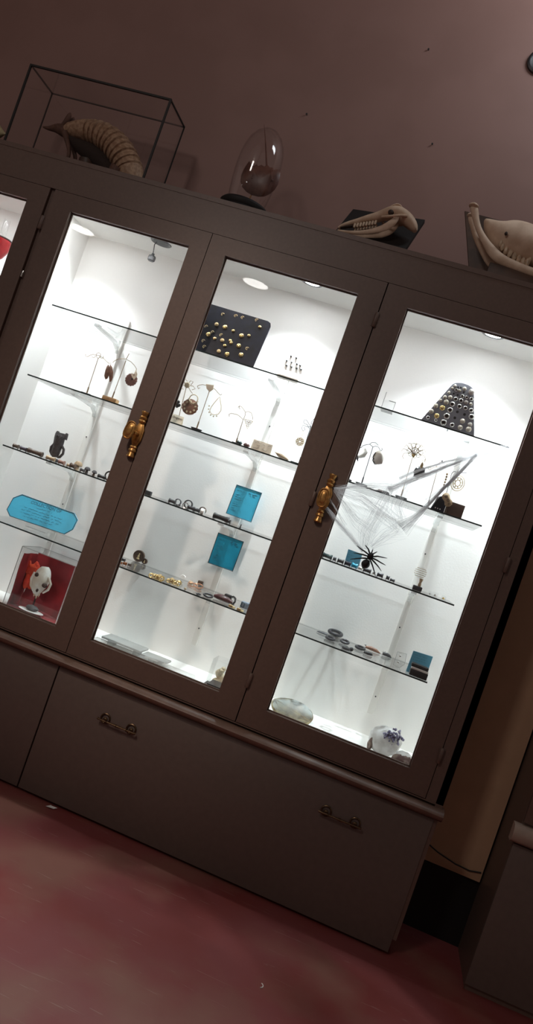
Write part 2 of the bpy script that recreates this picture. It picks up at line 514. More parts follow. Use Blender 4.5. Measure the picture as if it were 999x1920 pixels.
part('top_board', MB().box((-2.02, 0.0, TOPZ-0.02), (1.518, 0.49, TOPZ)), 'brown', cab, flat=True)
# face frame
ff = MB()
ff.box((-2.02, 0.002, 2.416), (1.518, 0.034, TOPZ-0.02))
ff.box((-2.02, 0.002, LT), (1.518, 0.034, 0.582))
for x0, x1 in ((-0.8425, -0.8195), (1.4505, 1.518), (-2.02, -1.71)):
    ff.box((x0, 0.004 if x0 > 0 else 0.016, 0.582), (x1, 0.034, 2.416))
for x0, x1 in ((-0.11, -0.05), (0.645, 0.71), (1.42, 1.47), (-0.8435, -0.80)):
    ff.box((x0, 0.0345, 0.582), (x1, 0.042, 2.40))  # strips added behind the door seams to block light leaks
ff.box((-2.0, 0.0345, 2.395), (1.47, 0.0358, 2.43)); ff.box((-2.0, 0.0345, 0.57), (1.47, 0.0358, 0.60))  # added backing keeps the top and bottom gaps from leaking light
part('face_frame', ff, 'brown', cab, flat=True)
part('plinth', MB().box((-2.0, 0.03, FLOOR), (1.49, 0.45, 0.55)), 'blackedge', cab, flat=True)
# rounded ledge moulding
prof = [(0.0, LB+0.001), (-0.018, LB), (-0.030, LB+0.010), (-0.034, (LB+LT)/2-0.002), (-0.030, LT-0.020), (-0.018, LT-0.010), (0.0, LT-0.008), (0.034, LT-0.008), (0.034, LB+0.001)]
part('ledge', MB().rings([[(x, y, z) for y, z in prof] for x in (-2.02, 1.528)]), 'ledge', cab, angle=50)
# lower fronts
for i, (x0, x1) in enumerate(((-1.66, -0.0905), (-0.0845, 1.503))):
    d = part('drawer', MB().box((x0, 0.0, 0.0), (x1, 0.022, 0.524), bev=0.0015), 'brown_low', cab, angle=30)
    if i == 1:
        for px in (0.231, 1.178):
            b = MB()
            z = 0.394
            for s in (-1, 1):
                b.torus((px+s*0.058, -0.004, z+0.006), 0.019, 0.0035, 'y', 18, 6)
                b.lathe([(0.010, 0), (0.009, 0.004), (0.004, 0.006), (0.004, 0.020)], (px+s*0.058, 0.0, z), 12, 'y')
            pts = [(px-0.084, -0.018, z)] + [(px+t*0.075, -0.022, z) for t in (-1, -.6, -.2, 0, .2, .6, 1)] + [(px+0.084, -0.018, z)]
            b.tube(pts, [0.0055, 0.004, 0.0038, 0.0045, 0.006, 0.0045, 0.0038, 0.004, 0.0055], 8)
            for t in (-0.045, 0, 0.045):
                b.torus((px+t, -0.022, z), 0.0055, 0.0015, 'x', 12, 5)
            part('pull_handle', b, 'pull', d, 'bronze bail pull')

def latch(x, z, turn):
    """cast brass door latch: a six-sided back plate with turned finials and an oval thumb piece"""
    b = MB()
    h = 0.052
    plate = [(x-0.010, z-h), (x+0.010, z-h), (x+0.021, z-0.022), (x+0.021, z+0.022), (x+0.010, z+h), (x-0.010, z+h), (x-0.021, z+0.022), (x-0.021, z-0.022)]
    b.prism(plate, -0.010, 0.0, bev=0.003)
    inner = [(x+(px-x)*0.7, z+(pz-z)*0.8) for px, pz in plate]
    b.prism(inner, -0.014, -0.009, bev=0.002)
    for s in (-1, 1):
        b.lathe([(0.0, h-0.004), (0.013, h-0.002), (0.0165, h+0.004), (0.013, h+0.010), (0.016, h+0.015), (0.0165, h+0.021), (0.011, h+0.026), (0.0125, h+0.034), (0.016, h+0.042), (0.015, h+0.046), (0.0, h+0.047)] if s > 0 else
                [(0.0, -h+0.004), (0.013, -h+0.002), (0.0165, -h-0.004), (0.013, -h-0.010), (0.016, -h-0.015), (0.0165, -h-0.021), (0.012, -h-0.025), (0.014, -h-0.034), (0.017, -h-0.043), (0.015, -h-0.047), (0.0, -h-0.048)], (x, -0.008, z), 14)
    # thumb piece
    b.lathe([(0.008, 0.0), (0.007, 0.028), (0.011, 0.032), (0.006, 0.036)], (x, -0.012, z), 12, 'y')
    ox, oz, ang = turn
    n = 20
    rim = []
    for i in range(n):
        a = 2*PI*i/n
        u = 0.0195*math.copysign(abs(math.cos(a))**0.75, math.cos(a)); w = 0.036*math.copysign(abs(math.sin(a))**0.75, math.sin(a))
        rim.append((x+ox+u*math.cos(ang)-w*math.sin(ang), z+oz+u*math.sin(ang)+w*math.cos(ang)))
    b.prism(rim, -0.054, -0.042, bev=0.003)
    b.tube([(p[0], -0.055, p[1]) for p in rim], 0.0034, 6, 0, True)
    inn = [(x+ox+(p[0]-x-ox)*0.62, z+oz+(p[1]-z-oz)*0.66) for p in rim]
    b.dome(inn, -0.054, 0.004, 0.0)
    return b

def door(x0, x1, gx0, gx1, hinge_x=None, knob=None):
    z0, z1 = 0.585, 2.4135
    o = MB()
    Y1 = 0.033
    o.box((x0, 0, z0), (gx0, Y1, z1)); o.box((gx1, 0, z0), (x1, Y1, z1))
    o.box((gx0, 0, z0), (gx1, Y1, GB)); o.box((gx0, 0, GT), (gx1, Y1, z1))
    d = part('door', o, 'brown', cab, flat=True)
    lin = MB()
    x0, x1 = x0+0.035, x1-0.035
    for a, b_ in (((x0, z0), (gx0, z1)), ((gx1, z0), (x1, z1)), ((gx0, z0), (gx1, GB)), ((gx0, GT), (gx1, z1))):
        lin.box((a[0], Y1, a[1]), (b_[0], Y1+0.0008, b_[1]))
    part('bounce_lining', lin, 'white', d, 'white inner door face added to bounce light', flat=True)  # white face added to bounce case light onto the items
    x0, x1 = x0-0.035, x1+0.035
    # chipped putty bead round the pane
    pb = MB()
    w = 0.005
    pb.box((gx0, 0.020, GB), (gx0+w, 0.0265, GT)); pb.box((gx1-w, 0.020, GB), (gx1, 0.0265, GT))
    pb.box((gx0+w, 0.020, GB), (gx1-w, 0.0265, GB+w)); pb.box((gx0+w, 0.020, GT-w), (gx1-w, 0.0265, GT))
    part('glazing_bead', pb, 'brown', d, flat=True)
    part('glass_pane', MB().box((gx0-0.0, 0.0266, GB), (gx1+0.0, 0.0306, GT)), 'pane', d, 'clear glass pane', flat=True)
    if hinge_x is not None:
        for z in (2.258, 1.511, 0.755):
            h = MB().lathe([(0.0, -0.030), (0.006, -0.030), (0.0085, -0.026), (0.0085, 0.026), (0.006, 0.030), (0.0, 0.030)], (hinge_x, -0.005, z), 12)
            h.tube([(hinge_x, -0.005, z-0.008), (hinge_x, -0.005, z-0.0065)], 0.0092, 12)
            h.box((hinge_x-0.012, -0.002, z-0.026), (hinge_x+0.012, 0.0006, z+0.026))
            part('hinge', h, 'brown', d)
    if knob:
        part('door_latch', latch(*knob), 'brass', d, 'ornate gold latch')
door(-1.705, -0.8435, -1.60, -0.931)
door(-0.8185, -0.0825, -0.720, -0.161, -0.829, (-0.096, 1.530, (-0.022, 0.004, -0.12)))
door(-0.0795, 0.673, 0.0, 0.576, 0.675)
door(0.6775, 1.4475, 0.777, 1.360, 1.449, (0.722, 1.530, (-0.004, -0.004, 0.05)))
# small bolt seen in the gap between two doors
part('door_bolt', MB().box((-0.8435, 0.002, 2.010), (-0.8345, 0.020, 2.040), bev=0.002), 'silver', cab, 'small steel bolt')

# shelf uprights screwed to the back panel, with arms reaching forward under each shelf
ARMS = [s - 0.003 for s in SH]
for ux in (-1.35, -0.510, 0.318, 1.165):
    u = part('shelf_upright', MB().box((ux-0.014, 0.436, 0.72), (ux+0.014, 0.4505, 2.05), bev=0.003), 'upright', cab, 'pale shelf upright')
    for z in (0.80, 1.12, 1.46, 1.78):
        part('screw', MB().lathe([(0.0035, 0), (0.003, 0.002), (0, 0.0022)], (ux, 0.436, z), 8, 'y'), 'steel', u)
    for z in (ARMS if ux > -1 else ARMS[:1]):
        pts = [(ux, 0.437, z-0.058), (ux, 0.428, z-0.036), (ux, 0.390, z-0.017), (ux, 0.30, z-0.012), (ux, 0.17, z-0.008)]
        b = MB()
        prev = None
        rings = []
        for (px, py, pz), hgt in zip(pts, (0.005, 0.008, 0.008, 0.007, 0.005)):
            rings.append([(px-0.009, py, pz-hgt), (px+0.009, py, pz-hgt), (px+0.009, py, pz+hgt*0.8), (px-0.009, py, pz+hgt*0.8)])
        b.rings(rings)
        b.box((ux-0.012, 0.155, z-0.012), (ux+0.012, 0.185, z-0.0002), bev=0.002)
        b.box((ux-0.012, 0.400, z-0.030), (ux+0.012, 0.425, z-0.0002), bev=0.002)
        part('shelf_bracket', b, 'bracket', u)

# ceiling lamps inside the case
LAMPS = ((-1.35, 0.19, True), (-0.735, 0.165, True), (-0.401, 0.264, False), (0.333, 0.215, True), (1.127, 0.215, True))
for lx, ly, lit in LAMPS:
    ring = MB().lathe([(0.036, 0.006), (0.036, 0.0), (0.047, -0.003), (0.050, 0.0), (0.050, 0.004)], (lx, ly, 2.400), 24, caps=False)
    if lit:
        l = part('ceiling_lamp', ring, 'lampmetal', cab, 'lit round lamp')
        part('lamp_lens', MB().lathe([(0.0, -0.001), (0.036, -0.001), (0.036, 0.004), (0, 0.004)], (lx, ly, 2.400), 24), 'lamp_case', l)
    else:
        l = part('ceiling_lamp', ring, 'lampmetal', cab, 'empty lamp ring with dangling socket')
        part('lamp_recess', MB().lathe([(0.0, -0.001), (0.036, -0.001), (0.036, 0.004), (0, 0.004)], (lx, ly, 2.400), 24), 'dark', l)
        part('wire', MB().tube([(lx-0.02, ly, 2.399), (lx-0.030, ly+0.006, 2.385), (lx-0.028, ly+0.012, 2.365), (lx-0.026, ly+0.014, 2.346)], 0.0022, 6), 'steel', l)
        part('lamp_socket', MB().lathe([(0, 0.010), (0.006, 0.009), (0.008, 0.0), (0.016, -0.003), (0.018, -0.010), (0.017, -0.024), (0.012, -0.028), (0, -0.028)], (lx-0.025, ly+0.015, 2.338), 14), 'lampmetal', l)

# glowing fill strip added unseen behind the top rail, lighting the items' fronts
for x0, x1 in ((-1.95, -0.89), (-0.83, 1.45)):
    st_ = part('fill_strip', MB().box((x0, 0.036, 2.388), (x1, 0.058, 2.3995), bev=0.002), 'lampmetal', cab, 'added fill strip hidden behind the door top rail')
    part('fill_face', MB().box((x0+0.01, 0.042, 2.3868), (x1-0.01, 0.0575, 2.3878)), 'fill_strip', st_, flat=True)

# glass shelves resting on the arms
names = ['top glass shelf in the lit case, just under the board of gold studs', 'second glass shelf from the top, lined with wire earring stands',
         'third glass shelf from the top, at the height of the dark eared figure', 'lowest glass shelf in the case, holding gold clusters and dark trinkets']
for z, lab in zip(SH, names):
    s = thing('glass_shelf', lab, 'shelf', (0.315, 0.25, z-0.003), 'glass shelves in the lit case')
    part('glass_sheet', MB().box((-0.69, 0.0608, z-0.003), (1.322, 0.432, z+0.003)), 'shelfglass', s, flat=True)
    e = MB().box((-0.69, 0.060, z-0.003), (1.322, 0.0606, z+0.003))
    e.box((-0.69, 0.4322, z-0.0025), (1.322, 0.4326, z-0.0010))
    part('polished_edge', e, 'greenedge', s, 'dark green edge', flat=True)

# ------------------------------------------------------------------ the second cabinet past the gap
cb2 = thing('wall_cabinet', 'dark brown cabinet with a pale ledge, across the gap from the lit case', 'cabinet', (2.3, 0.25, FLOOR))
part('carcass', MB().box((1.800, 0.012, FLOOR), (2.95, 0.49, 2.56)), 'brown', cb2, flat=True)
part('drawer', MB().box((1.792, -0.002, 0.012), (2.94, 0.016, 0.555), bev=0.002), 'brown_low', cb2)
part('door', MB().box((1.802, -0.004, 0.640), (2.94, 0.014, 2.45), bev=0.002), 'brown', cb2)
prof2 = [(0.012, 0.566), (-0.020, 0.565), (-0.034, 0.575), (-0.038, 0.596), (-0.034, 0.616), (-0.020, 0.628), (0.012, 0.630)]
part('ledge', MB().rings([[(x, y, z) for y, z in prof2] for x in (1.772, 2.96)]), 'ledge_lit', cb2, 'worn ledge painted pale for the light it catches', angle=50)
# thin cable drooping across the pale wall strip
single('cable', MB().tube([(1.535, 0.298, 0.345), (1.60, 0.295, 0.322), (1.68, 0.295, 0.305), (1.74, 0.295, 0.302), (1.785, 0.297, 0.312)], 0.0028, 6), 'black',
       'thin dark cable drooping across the ochre strip between two cabinets', 'cable')
# round black speaker on the wall
sp = thing('wall_speaker', 'round black speaker on the mauve wall above the long cabinet', 'speaker', (0.9318, 0.5, 3.7338))
c = (0.9318, 0.5, 3.7338)
part('speaker_rim', MB().lathe([(0.046, 0), (0.060, 0), (0.058, 0.012), (0.050, 0.016), (0.046, 0.012)], c, 28, 'y', caps=False), 'lampmetal', sp)
part('speaker_grille', MB().lathe([(0.0, 0.006), (0.020, 0.004), (0.047, 0.012), (0.047, 0.0), (0, 0)], c, 28, 'y'), 'black', sp)
for i, p in enumerate(((-0.0267, 0.5, 3.2516), (0.4253, 0.5, 3.6804), (0.5879, 0.5, 3.2551))):
    single('nail', MB().lathe([(0.0018, 0), (0.0018, 0.006), (0.0045, 0.007), (0.004, 0.009), (0, 0.0095)], p, 10, 'y'), 'black',
           ('small black nail in the mauve wall above the horseshoe crab', 'small black nail highest on the mauve wall, near the speaker', 'small black nail in the wall above the big jaw')[i], 'nail', 'nails in the back wall')

# ------------------------------------------------------------------ on top of the cabinet
# glass case with the armadillo
CX0, CX1, CY0, CY1, CZ0, CZ1 = -1.212, -0.512, 0.115, 0.330, TOPZ, 2.968
case = thing('glass_case', 'rectangular glass case with black edges standing on top of the cabinet', 'display case', ((CX0+CX1)/2, (CY0+CY1)/2, TOPZ))
part('base_board', MB().box((CX0, CY0, CZ0), (CX1, CY1, CZ0+0.02), bev=0.002), 'wood', case)
g = MB()
t = 0.003
g.box((CX0+.003, CY0+.002, CZ0+.02), (CX1-.003, CY0+.002+t, CZ1-.003)); g.box((CX0+.003, CY1-.002-t, CZ0+.02), (CX1-.003, CY1-.002, CZ1-.003))
g.box((CX0+.002, CY0+.006, CZ0+.02), (CX0+.002+t, CY1-.006, CZ1-.003)); g.box((CX1-.002-t, CY0+.006, CZ0+.02), (CX1-.002, CY1-.006, CZ1-.003))
g.box((CX0+.003, CY0+.003, CZ1-.004), (CX1-.003, CY1-.003, CZ1-.001))
part('glass_cover', g, 'pane', case, 'clear glass cover', flat=True)
e = MB()
for y, r in ((CY0, 0.0042), (CY1, 0.0026)):
    e.box((CX0-r, y-r, CZ1-r), (CX1+r, y+r, CZ1+r))
    for x in (CX0, CX1): e.box((x-r, y-r, CZ0+.02), (x+r, y+r, CZ1-r))
for x in (CX0, CX1): e.box((x-.0028, CY0, CZ1-.0028), (x+.0028, CY1, CZ1+.0028))
part('edge_frame', e, 'blackedge', case, 'black edge strips', flat=True)

# armadillo reared up, tail end low
AY = 0.222
arm = thing('armadillo', 'stuffed armadillo with banded shell reared up inside the glass case', 'armadillo', (-0.6976, AY, TOPZ+0.021))
secs = [(-1.0114, 0.222, 2.7613, 0.0201, 0.026), (-0.9893, 0.222, 2.7694, 0.0336, 0.042), (-0.9475, 0.222, 2.7771, 0.0447, 0.054), (-0.9135, 0.222, 2.7829, 0.0503, 0.06), (-0.8788, 0.222, 2.7863, 0.0559, 0.064), (-0.8424, 0.222, 2.7849, 0.0604, 0.068), (-0.8044, 0.222, 2.7788, 0.0638, 0.07), (-0.7688, 0.222, 2.7643, 0.066, 0.071), (-0.7342, 0.222, 2.7446, 0.0671, 0.071), (-0.7013, 0.222, 2.7219, 0.0671, 0.07), (-0.6726, 0.222, 2.6957, 0.0649, 0.068), (-0.6456, 0.222, 2.6666, 0.0626, 0.064), (-0.6218, 0.222, 2.6316, 0.0582, 0.058), (-0.6013, 0.222, 2.5907, 0.047, 0.048), (-0.5865, 0.222, 2.5433, 0.0291, 0.03), (-0.5801, 0.222, 2.504, 0.0134, 0.014)]
# nine raised bands between the shoulder and hip shields
dense = []
for i in range(len(secs)-1):
    for k in range(14):
        f_ = k/14
        dense.append([a+(b-a)*f_ for a, b in zip(secs[i], secs[i+1])])
for i, q in enumerate(dense):
    if 50 <= i <= 155:
        w_ = ((i-50)/105*10) % 1.0
        k_ = 1+0.15*(w_**0.6-0.8)
        q[3] *= k_; q[4] *= k_
b = MB().loft(dense, 32, 0, 0)
b.v = [(x, y, max(z, TOPZ+0.021)) for x, y, z in b.v]
part('body', b, 'shell', arm, angle=24)
hd = MB().loft([(-1.1245, 0.222, 2.7544, 0.0036, 0.004), (-1.1102, 0.222, 2.7539, 0.0067, 0.007), (-1.0881, 0.222, 2.7554, 0.0112, 0.011), (-1.0632, 0.222, 2.7642, 0.019, 0.018), (-1.0382, 0.222, 2.7651, 0.0257, 0.025), (-1.014, 0.222, 2.7606, 0.028, 0.03), (-0.9899, 0.222, 2.7561, 0.0246, 0.03)], 16, 0, 1)
for s in (-1, 1):
    hd.ball((-1.0598, AY+s*0.017, 2.7703), 0.004, 0, 8, 6)
part('head', hd, 'skin', arm, 'dark pointed head')
for s in (-1, 1):
    er = MB().loft([(x, y+s*0.018, z, a, bb) for x, y, z, a, bb in [(-1.0238, 0.222, 2.7792, 0.0072, 0.007), (-1.0138, 0.222, 2.7974, 0.0089, 0.01), (-1.0073, 0.222, 2.8174, 0.0112, 0.012), (-1.005, 0.222, 2.8336, 0.0094, 0.009), (-1.0052, 0.222, 2.8415, 0.0034, 0.003)]], 10, 0, 1)
    part('ear', er, 'skin', arm, 'dark upright ear')
# dark hairy underside and legs
bl = MB().loft([(-0.9689, 0.222, 2.7299, 0.0134, 0.03), (-0.9259, 0.222, 2.712, 0.0268, 0.045), (-0.8738, 0.222, 2.699, 0.038, 0.052), (-0.8153, 0.222, 2.6826, 0.0403, 0.055), (-0.7619, 0.222, 2.6574, 0.0358, 0.052), (-0.7144, 0.222, 2.6179, 0.0313, 0.045), (-0.6704, 0.222, 2.5726, 0.0179, 0.03)], 18, 0, 1)
bl.v = [(x, y, max(z, TOPZ+0.021)) for x, y, z in bl.v]
part('belly', bl, 'belly', arm, 'black hairy underside')
for s in (-1, 1):
    lg = MB().loft([(x, y+s*0.034, z, a, bb) for x, y, z, a, bb in [(-0.9905, 0.222, 2.7429, 0.0157, 0.014), (-0.9729, 0.222, 2.7185, 0.0123, 0.011), (-0.9501, 0.222, 2.6876, 0.0101, 0.01), (-0.9334, 0.222, 2.6578, 0.0089, 0.009), (-0.9303, 0.222, 2.6273, 0.0081, 0.009), (-0.9384, 0.222, 2.6043, 0.0072, 0.01), (-0.9535, 0.222, 2.5926, 0.0045, 0.007)]], 10, 0, 1)
    part('leg', lg, 'skin', arm, 'thin front leg')
    lg2 = MB().loft([(x, y+s*0.045, z, a, bb) for x, y, z, a, bb in [(-0.6817, 0.222, 2.647, 0.0313, 0.02), (-0.6975, 0.222, 2.6017, 0.0224, 0.016), (-0.6917, 0.222, 2.5568, 0.0157, 0.013), (-0.6703, 0.222, 2.5212, 0.0134, 0.012), (-0.6847, 0.222, 2.4865, 0.0101, 0.014), (-0.7187, 0.222, 2.4826, 0.0067, 0.01)]], 10, 0, 1)
    lg2.v = [(x, y, max(z, TOPZ+0.0205)) for x, y, z in lg2.v]
    part('leg', lg2, 'skin', arm)
part('tail', MB().tube([(-0.6253, 0.265, TOPZ+0.035), (-0.651, 0.285, TOPZ+0.031), (-0.7053, 0.300, TOPZ+0.028), (-0.7727, 0.302, TOPZ+0.024)], [0.012, 0.009, 0.006, 0.002], 8), 'skin', arm)
mt = thing('mount_log', 'dark log inside the glass case propping up the stuffed armadillo', 'log', (-0.856, AY, TOPZ+0.021))
lgm = MB().tube([(-0.8537, AY, 2.6599), (-0.8485, AY+.01, 2.6092-0.02), (-0.856, AY, TOPZ+0.021)], [0.040, 0.045, 0.055], 14)
lgm.v = [(x, y, max(z, TOPZ+0.0205)) for x, y, z in lgm.v]
part('log', lgm, 'wood', mt)

# tan shell whose tip shows at the picture's edge beside the case
cs = (-1.3369, 0.2, 2.6678)
b = MB().lathe([(0.0, 0.062), (0.010, 0.045), (0.026, 0.025), (0.030, 0.015), (0.036, 0.010), (0.048, -0.01), (0.040, -0.03), (0.02, -0.06), (0.0, -0.075)], cs, 18, 'x')
sh_ = single('whelk_shell', b, 'shellrim', 'tan whelk shell peeking out beside the armadillo case', 'shell', loc=cs)
part('shell_stand', MB().lathe([(0.03, 0), (0.03, 0.01), (0.008, 0.02), (0.006, cs[2]-TOPZ-0.03), (0.0, cs[2]-TOPZ-0.028)], (cs[0], cs[1], TOPZ), 16), 'wood', sh_)

# horseshoe crab under a glass dome
DX, DY = -0.0499, 0.17
BZ = 2.6565-0.032
domet = thing('dome_stand', 'round black base under a clear glass dome on the cabinet top', 'display stand', (DX, DY, TOPZ))
part('base', MB().lathe([(0.0, 0.0), (0.098, 0.0), (0.112, 0.006), (0.114, 0.02), (0.104, BZ-TOPZ-0.03), (0.109, BZ-TOPZ-0.022), (0.110, BZ-TOPZ-0.010), (0.102, BZ-TOPZ), (0.0, BZ-TOPZ)], (DX, DY, TOPZ), 40), 'plaque', domet)
gp = [(0.080, 0.0), (0.087, 0.04), (0.092, 0.085), (0.095, 0.13), (0.096, 0.17), (0.0945, 0.21), (0.089, 0.25), (0.078, 0.287), (0.060, 0.318), (0.036, 0.340), (0.012, 0.350), (0.0, 0.351)]
inn = [(max(r-0.0025, 0.0), h-0.0025) for r, h in gp[::-1]]; inn[-1] = (0.0775, 0.0)
part('glass_dome', MB().lathe(gp+inn, (DX, DY, BZ), 40, caps=False), 'pane', domet, 'clear glass dome', angle=70)
crab = thing('horseshoe_crab', 'brown horseshoe crab mounted tail up under the glass dome', 'horseshoe crab', (-0.0361, 0.17, 2.6632))
ol = [(-0.0993, 2.8187), (-0.0852, 2.8076), (-0.0714, 2.8037), (-0.0623, 2.8134), (-0.053, 2.8084), (-0.0409, 2.8164), (-0.0271, 2.8126), (-0.0158, 2.8229), (-0.0005, 2.8146), (0.0109, 2.8175), (0.0217, 2.808), (0.0314, 2.8154), (0.0493, 2.8139), (0.0558, 2.7851), (0.059, 2.7517), (0.0533, 2.7259), (0.0393, 2.7026), (0.0202, 2.6866), (-0.0066, 2.6783), (-0.0364, 2.6778), (-0.0641, 2.6852), (-0.0896, 2.7007), (-0.1065, 2.7233), (-0.1128, 2.7512), (-0.1102, 2.779), (-0.1051, 2.8)]
cc = (-0.0191, 0.17, 2.7412)
part('shell', MB().dome(ol, DY, 0.024, 0.006, 0, 7, (cc[0], cc[2]), 0.6), 'crab', crab, angle=60)
rd = MB()
for pts in ([(-0.0588, 0.15, 2.7937), (-0.0535, 0.15, 2.7511), (-0.033, 0.15, 2.7077)], [(0.0118, 0.15, 2.7972), (0.0289, 0.15, 2.7628), (0.0296, 0.15, 2.7192)]):
    rd.tube([(x, y+(0.006 if i != 1 else 0.0), z) for i, (x, y, z) in enumerate(pts)], [0.002, 0.004, 0.002], 8)
for p in [(-0.0526, 0.15, 2.7416), (0.0343, 0.15, 2.7545)]: rd.ball(p, (0.005, 0.004, 0.006), 0, 10, 7)
part('ridge', rd, 'crab', crab)
part('tail', MB().tube([(-0.0164, 0.172, 2.8164), (-0.0363, 0.172, 2.8653), (-0.0622, 0.172, 2.9276), (-0.0913, 0.172, 2.9918)], [0.0045, 0.0036, 0.0026, 0.0008], 8), 'crab', crab, 'long pointed tail')
part('support_rod', MB().tube([(-0.0408, 0.176, 2.6796), (-0.0488, 0.176, BZ)], 0.0028, 8), 'brass', crab)

# small long-snouted skull on a black plaque
PL = dict(tl=(0.3934, 0.235, 2.7601), tr=(0.7042, 0.215, 2.7858), bl=(0.3885, 0.1, 2.5978), br=(0.6753, 0.1, 2.5988))
tl, tr, bl_, br = [Vector(PL[k]) for k in ('tl', 'tr', 'bl', 'br')]
dn = ((bl_-tl)+(br-tr))*0.5
ext = (TOPZ-(tl+dn).z)/dn.z if dn.z else 0
k_ = 1+max(0, (TOPZ+0.004-((bl_+br)/2).z)/dn.z)
c4 = [tl, tr, tr+dn*k_, tl+dn*k_]
zlow = min(p.z for p in c4)
c4 = [p+Vector((0, 0, max(0, TOPZ-zlow))) if i > 1 and p.z < TOPZ else p for i, p in enumerate(c4)]
nr = (c4[1]-c4[0]).cross(dn).normalized()
if nr.y < 0: nr = -nr
pq = MB().add(c4+[p+nr*0.016 for p in c4], [(0,1,2,3),(7,6,5,4),(0,4,5,1),(1,5,6,2),(2,6,7,3),(3,7,4,0)])
pq.v = [(x, y, max(z, TOPZ+0.0005)) for x, y, z in pq.v]
single('plaque', pq, 'plaque', 'black plaque leaning on the cabinet top behind the small skull', 'plaque', flat=True)
sk = thing('animal_skull', 'small long-snouted bone skull with its jaw on the black plaque', 'skull', (0.5572, 0.07, 2.6142))
up = MB().loft([(0.3924, 0.085, 2.6038, 0.0047, 0.01), (0.4042, 0.085, 2.6163, 0.0086, 0.013), (0.4305, 0.085, 2.634, 0.0107, 0.015), (0.4617, 0.085, 2.6505, 0.0129, 0.017), (0.4938, 0.085, 2.6708, 0.0161, 0.02), (0.5233, 0.085, 2.6846, 0.0189, 0.024), (0.5479, 0.085, 2.6993, 0.0214, 0.029), (0.57, 0.085, 2.7144, 0.0246, 0.036), (0.5931, 0.085, 2.7264, 0.0268, 0.04), (0.6164, 0.085, 2.7246, 0.0279, 0.038), (0.6421, 0.085, 2.7154, 0.0279, 0.036), (0.6671, 0.085, 2.7015, 0.0246, 0.032), (0.6879, 0.085, 2.6865, 0.0182, 0.026), (0.697, 0.085, 2.6729, 0.0086, 0.014)], 20, 0, 1)
sko = part('cranium', up, 'bone', sk, angle=60)
part('horn_ridge', MB().loft([(0.5759, 0.085, 2.7368, 0.0086, 0.028), (0.5921, 0.085, 2.7492, 0.009, 0.032), (0.607, 0.085, 2.752, 0.0064, 0.028), (0.6181, 0.085, 2.7458, 0.0043, 0.02)], 12, 0, 1), 'bone', sk)
for s in (-1, 1):
    part('jawbone', MB().loft([(x, y+s*(0.006+0.022*min(1, i/5)), z, a, bb) for i, (x, y, z, a, bb) in enumerate([(0.394, 0.085, 2.5926, 0.0039, 0.004), (0.4153, 0.085, 2.5914, 0.0056, 0.006), (0.4446, 0.085, 2.5936, 0.0069, 0.006), (0.4815, 0.085, 2.6002, 0.0081, 0.006), (0.5188, 0.085, 2.6116, 0.0099, 0.006), (0.5504, 0.085, 2.626, 0.0116, 0.007), (0.5766, 0.085, 2.6424, 0.0146, 0.007), (0.5951, 0.085, 2.6612, 0.0163, 0.006), (0.608, 0.085, 2.6832, 0.0137, 0.006), (0.6146, 0.085, 2.7034, 0.0094, 0.005), (0.6185, 0.085, 2.7183, 0.0056, 0.004)])], 12, 0, 1), 'bone', sk)
    part('cheek_arch', MB().tube([(x, 0.085+s*o_, z) for (x, _, z), o_ in zip([(0.553, 0.085, 2.6845), (0.5774, 0.085, 2.6864), (0.6044, 0.085, 2.6937), (0.6305, 0.085, 2.7031), (0.6484, 0.085, 2.7102)], (0.026, 0.040, 0.046, 0.044, 0.034))], [0.005, 0.0055, 0.005, 0.0055, 0.006], 8), 'bone', sk)
    part('socket_shade', MB().ball((0.5826, 0.085+s*0.030, 2.7109), (0.013, 0.010, 0.012), 0, 14, 9), 'socket', sk, 'eye socket shade painted as a dark ball')
    tt = MB()
    for i in range(8):
        f_ = i/7
        x = 0.4574*(1-f_)+0.5352*f_
        z = 2.6296*(1-f_)+2.6635*f_
        tt.box((x-0.0045, 0.085+s*0.018-0.005, z-0.014), (x+0.0042, 0.085+s*0.018+0.005, z+0.004), bev=0.0015)
    part('teeth', tt, 'tooth', sk)
part('nose_shade', MB().loft([(0.4016, 0.08, 2.6052, 0.0032, 0.009), (0.4255, 0.08, 2.6163, 0.0056, 0.011), (0.45, 0.08, 2.6253, 0.0034, 0.009)], 10, 0, 1), 'socket', sk, 'nose opening with its shade painted dark')
part('skull_peg', MB().tube([(0.6042, 0.085, 2.7075), (0.6071, 0.17, 2.7245)], 0.006, 8), 'brass', sk)

# very large skull with open jaw
BY = 0.150
big = thing('animal_skull', 'large open-jawed bone skull on the cabinet top, cut by the picture edge', 'skull', (1.1677, 0.15, 2.6463))
part('cranium', MB().loft([(0.9447, 0.15, 2.8193, 0.0066, 0.01), (0.9577, 0.15, 2.8101, 0.0197, 0.024), (0.9803, 0.15, 2.7955, 0.035, 0.038), (1.0095, 0.15, 2.7805, 0.0547, 0.052), (1.0406, 0.15, 2.773, 0.0722, 0.06), (1.0769, 0.15, 2.7692, 0.0809, 0.066), (1.1177, 0.15, 2.7644, 0.0831, 0.072), (1.1629, 0.15, 2.7587, 0.0809, 0.076), (1.2198, 0.15, 2.7495, 0.0766, 0.078), (1.2868, 0.15, 2.7411, 0.0722, 0.07), (1.3629, 0.15, 2.7354, 0.0591, 0.055), (1.4492, 0.15, 2.7284, 0.0394, 0.04), (1.4914, 0.15, 2.7269, 0.0175, 0.02)], 24, 0, 1), 'bone', big, angle=60)
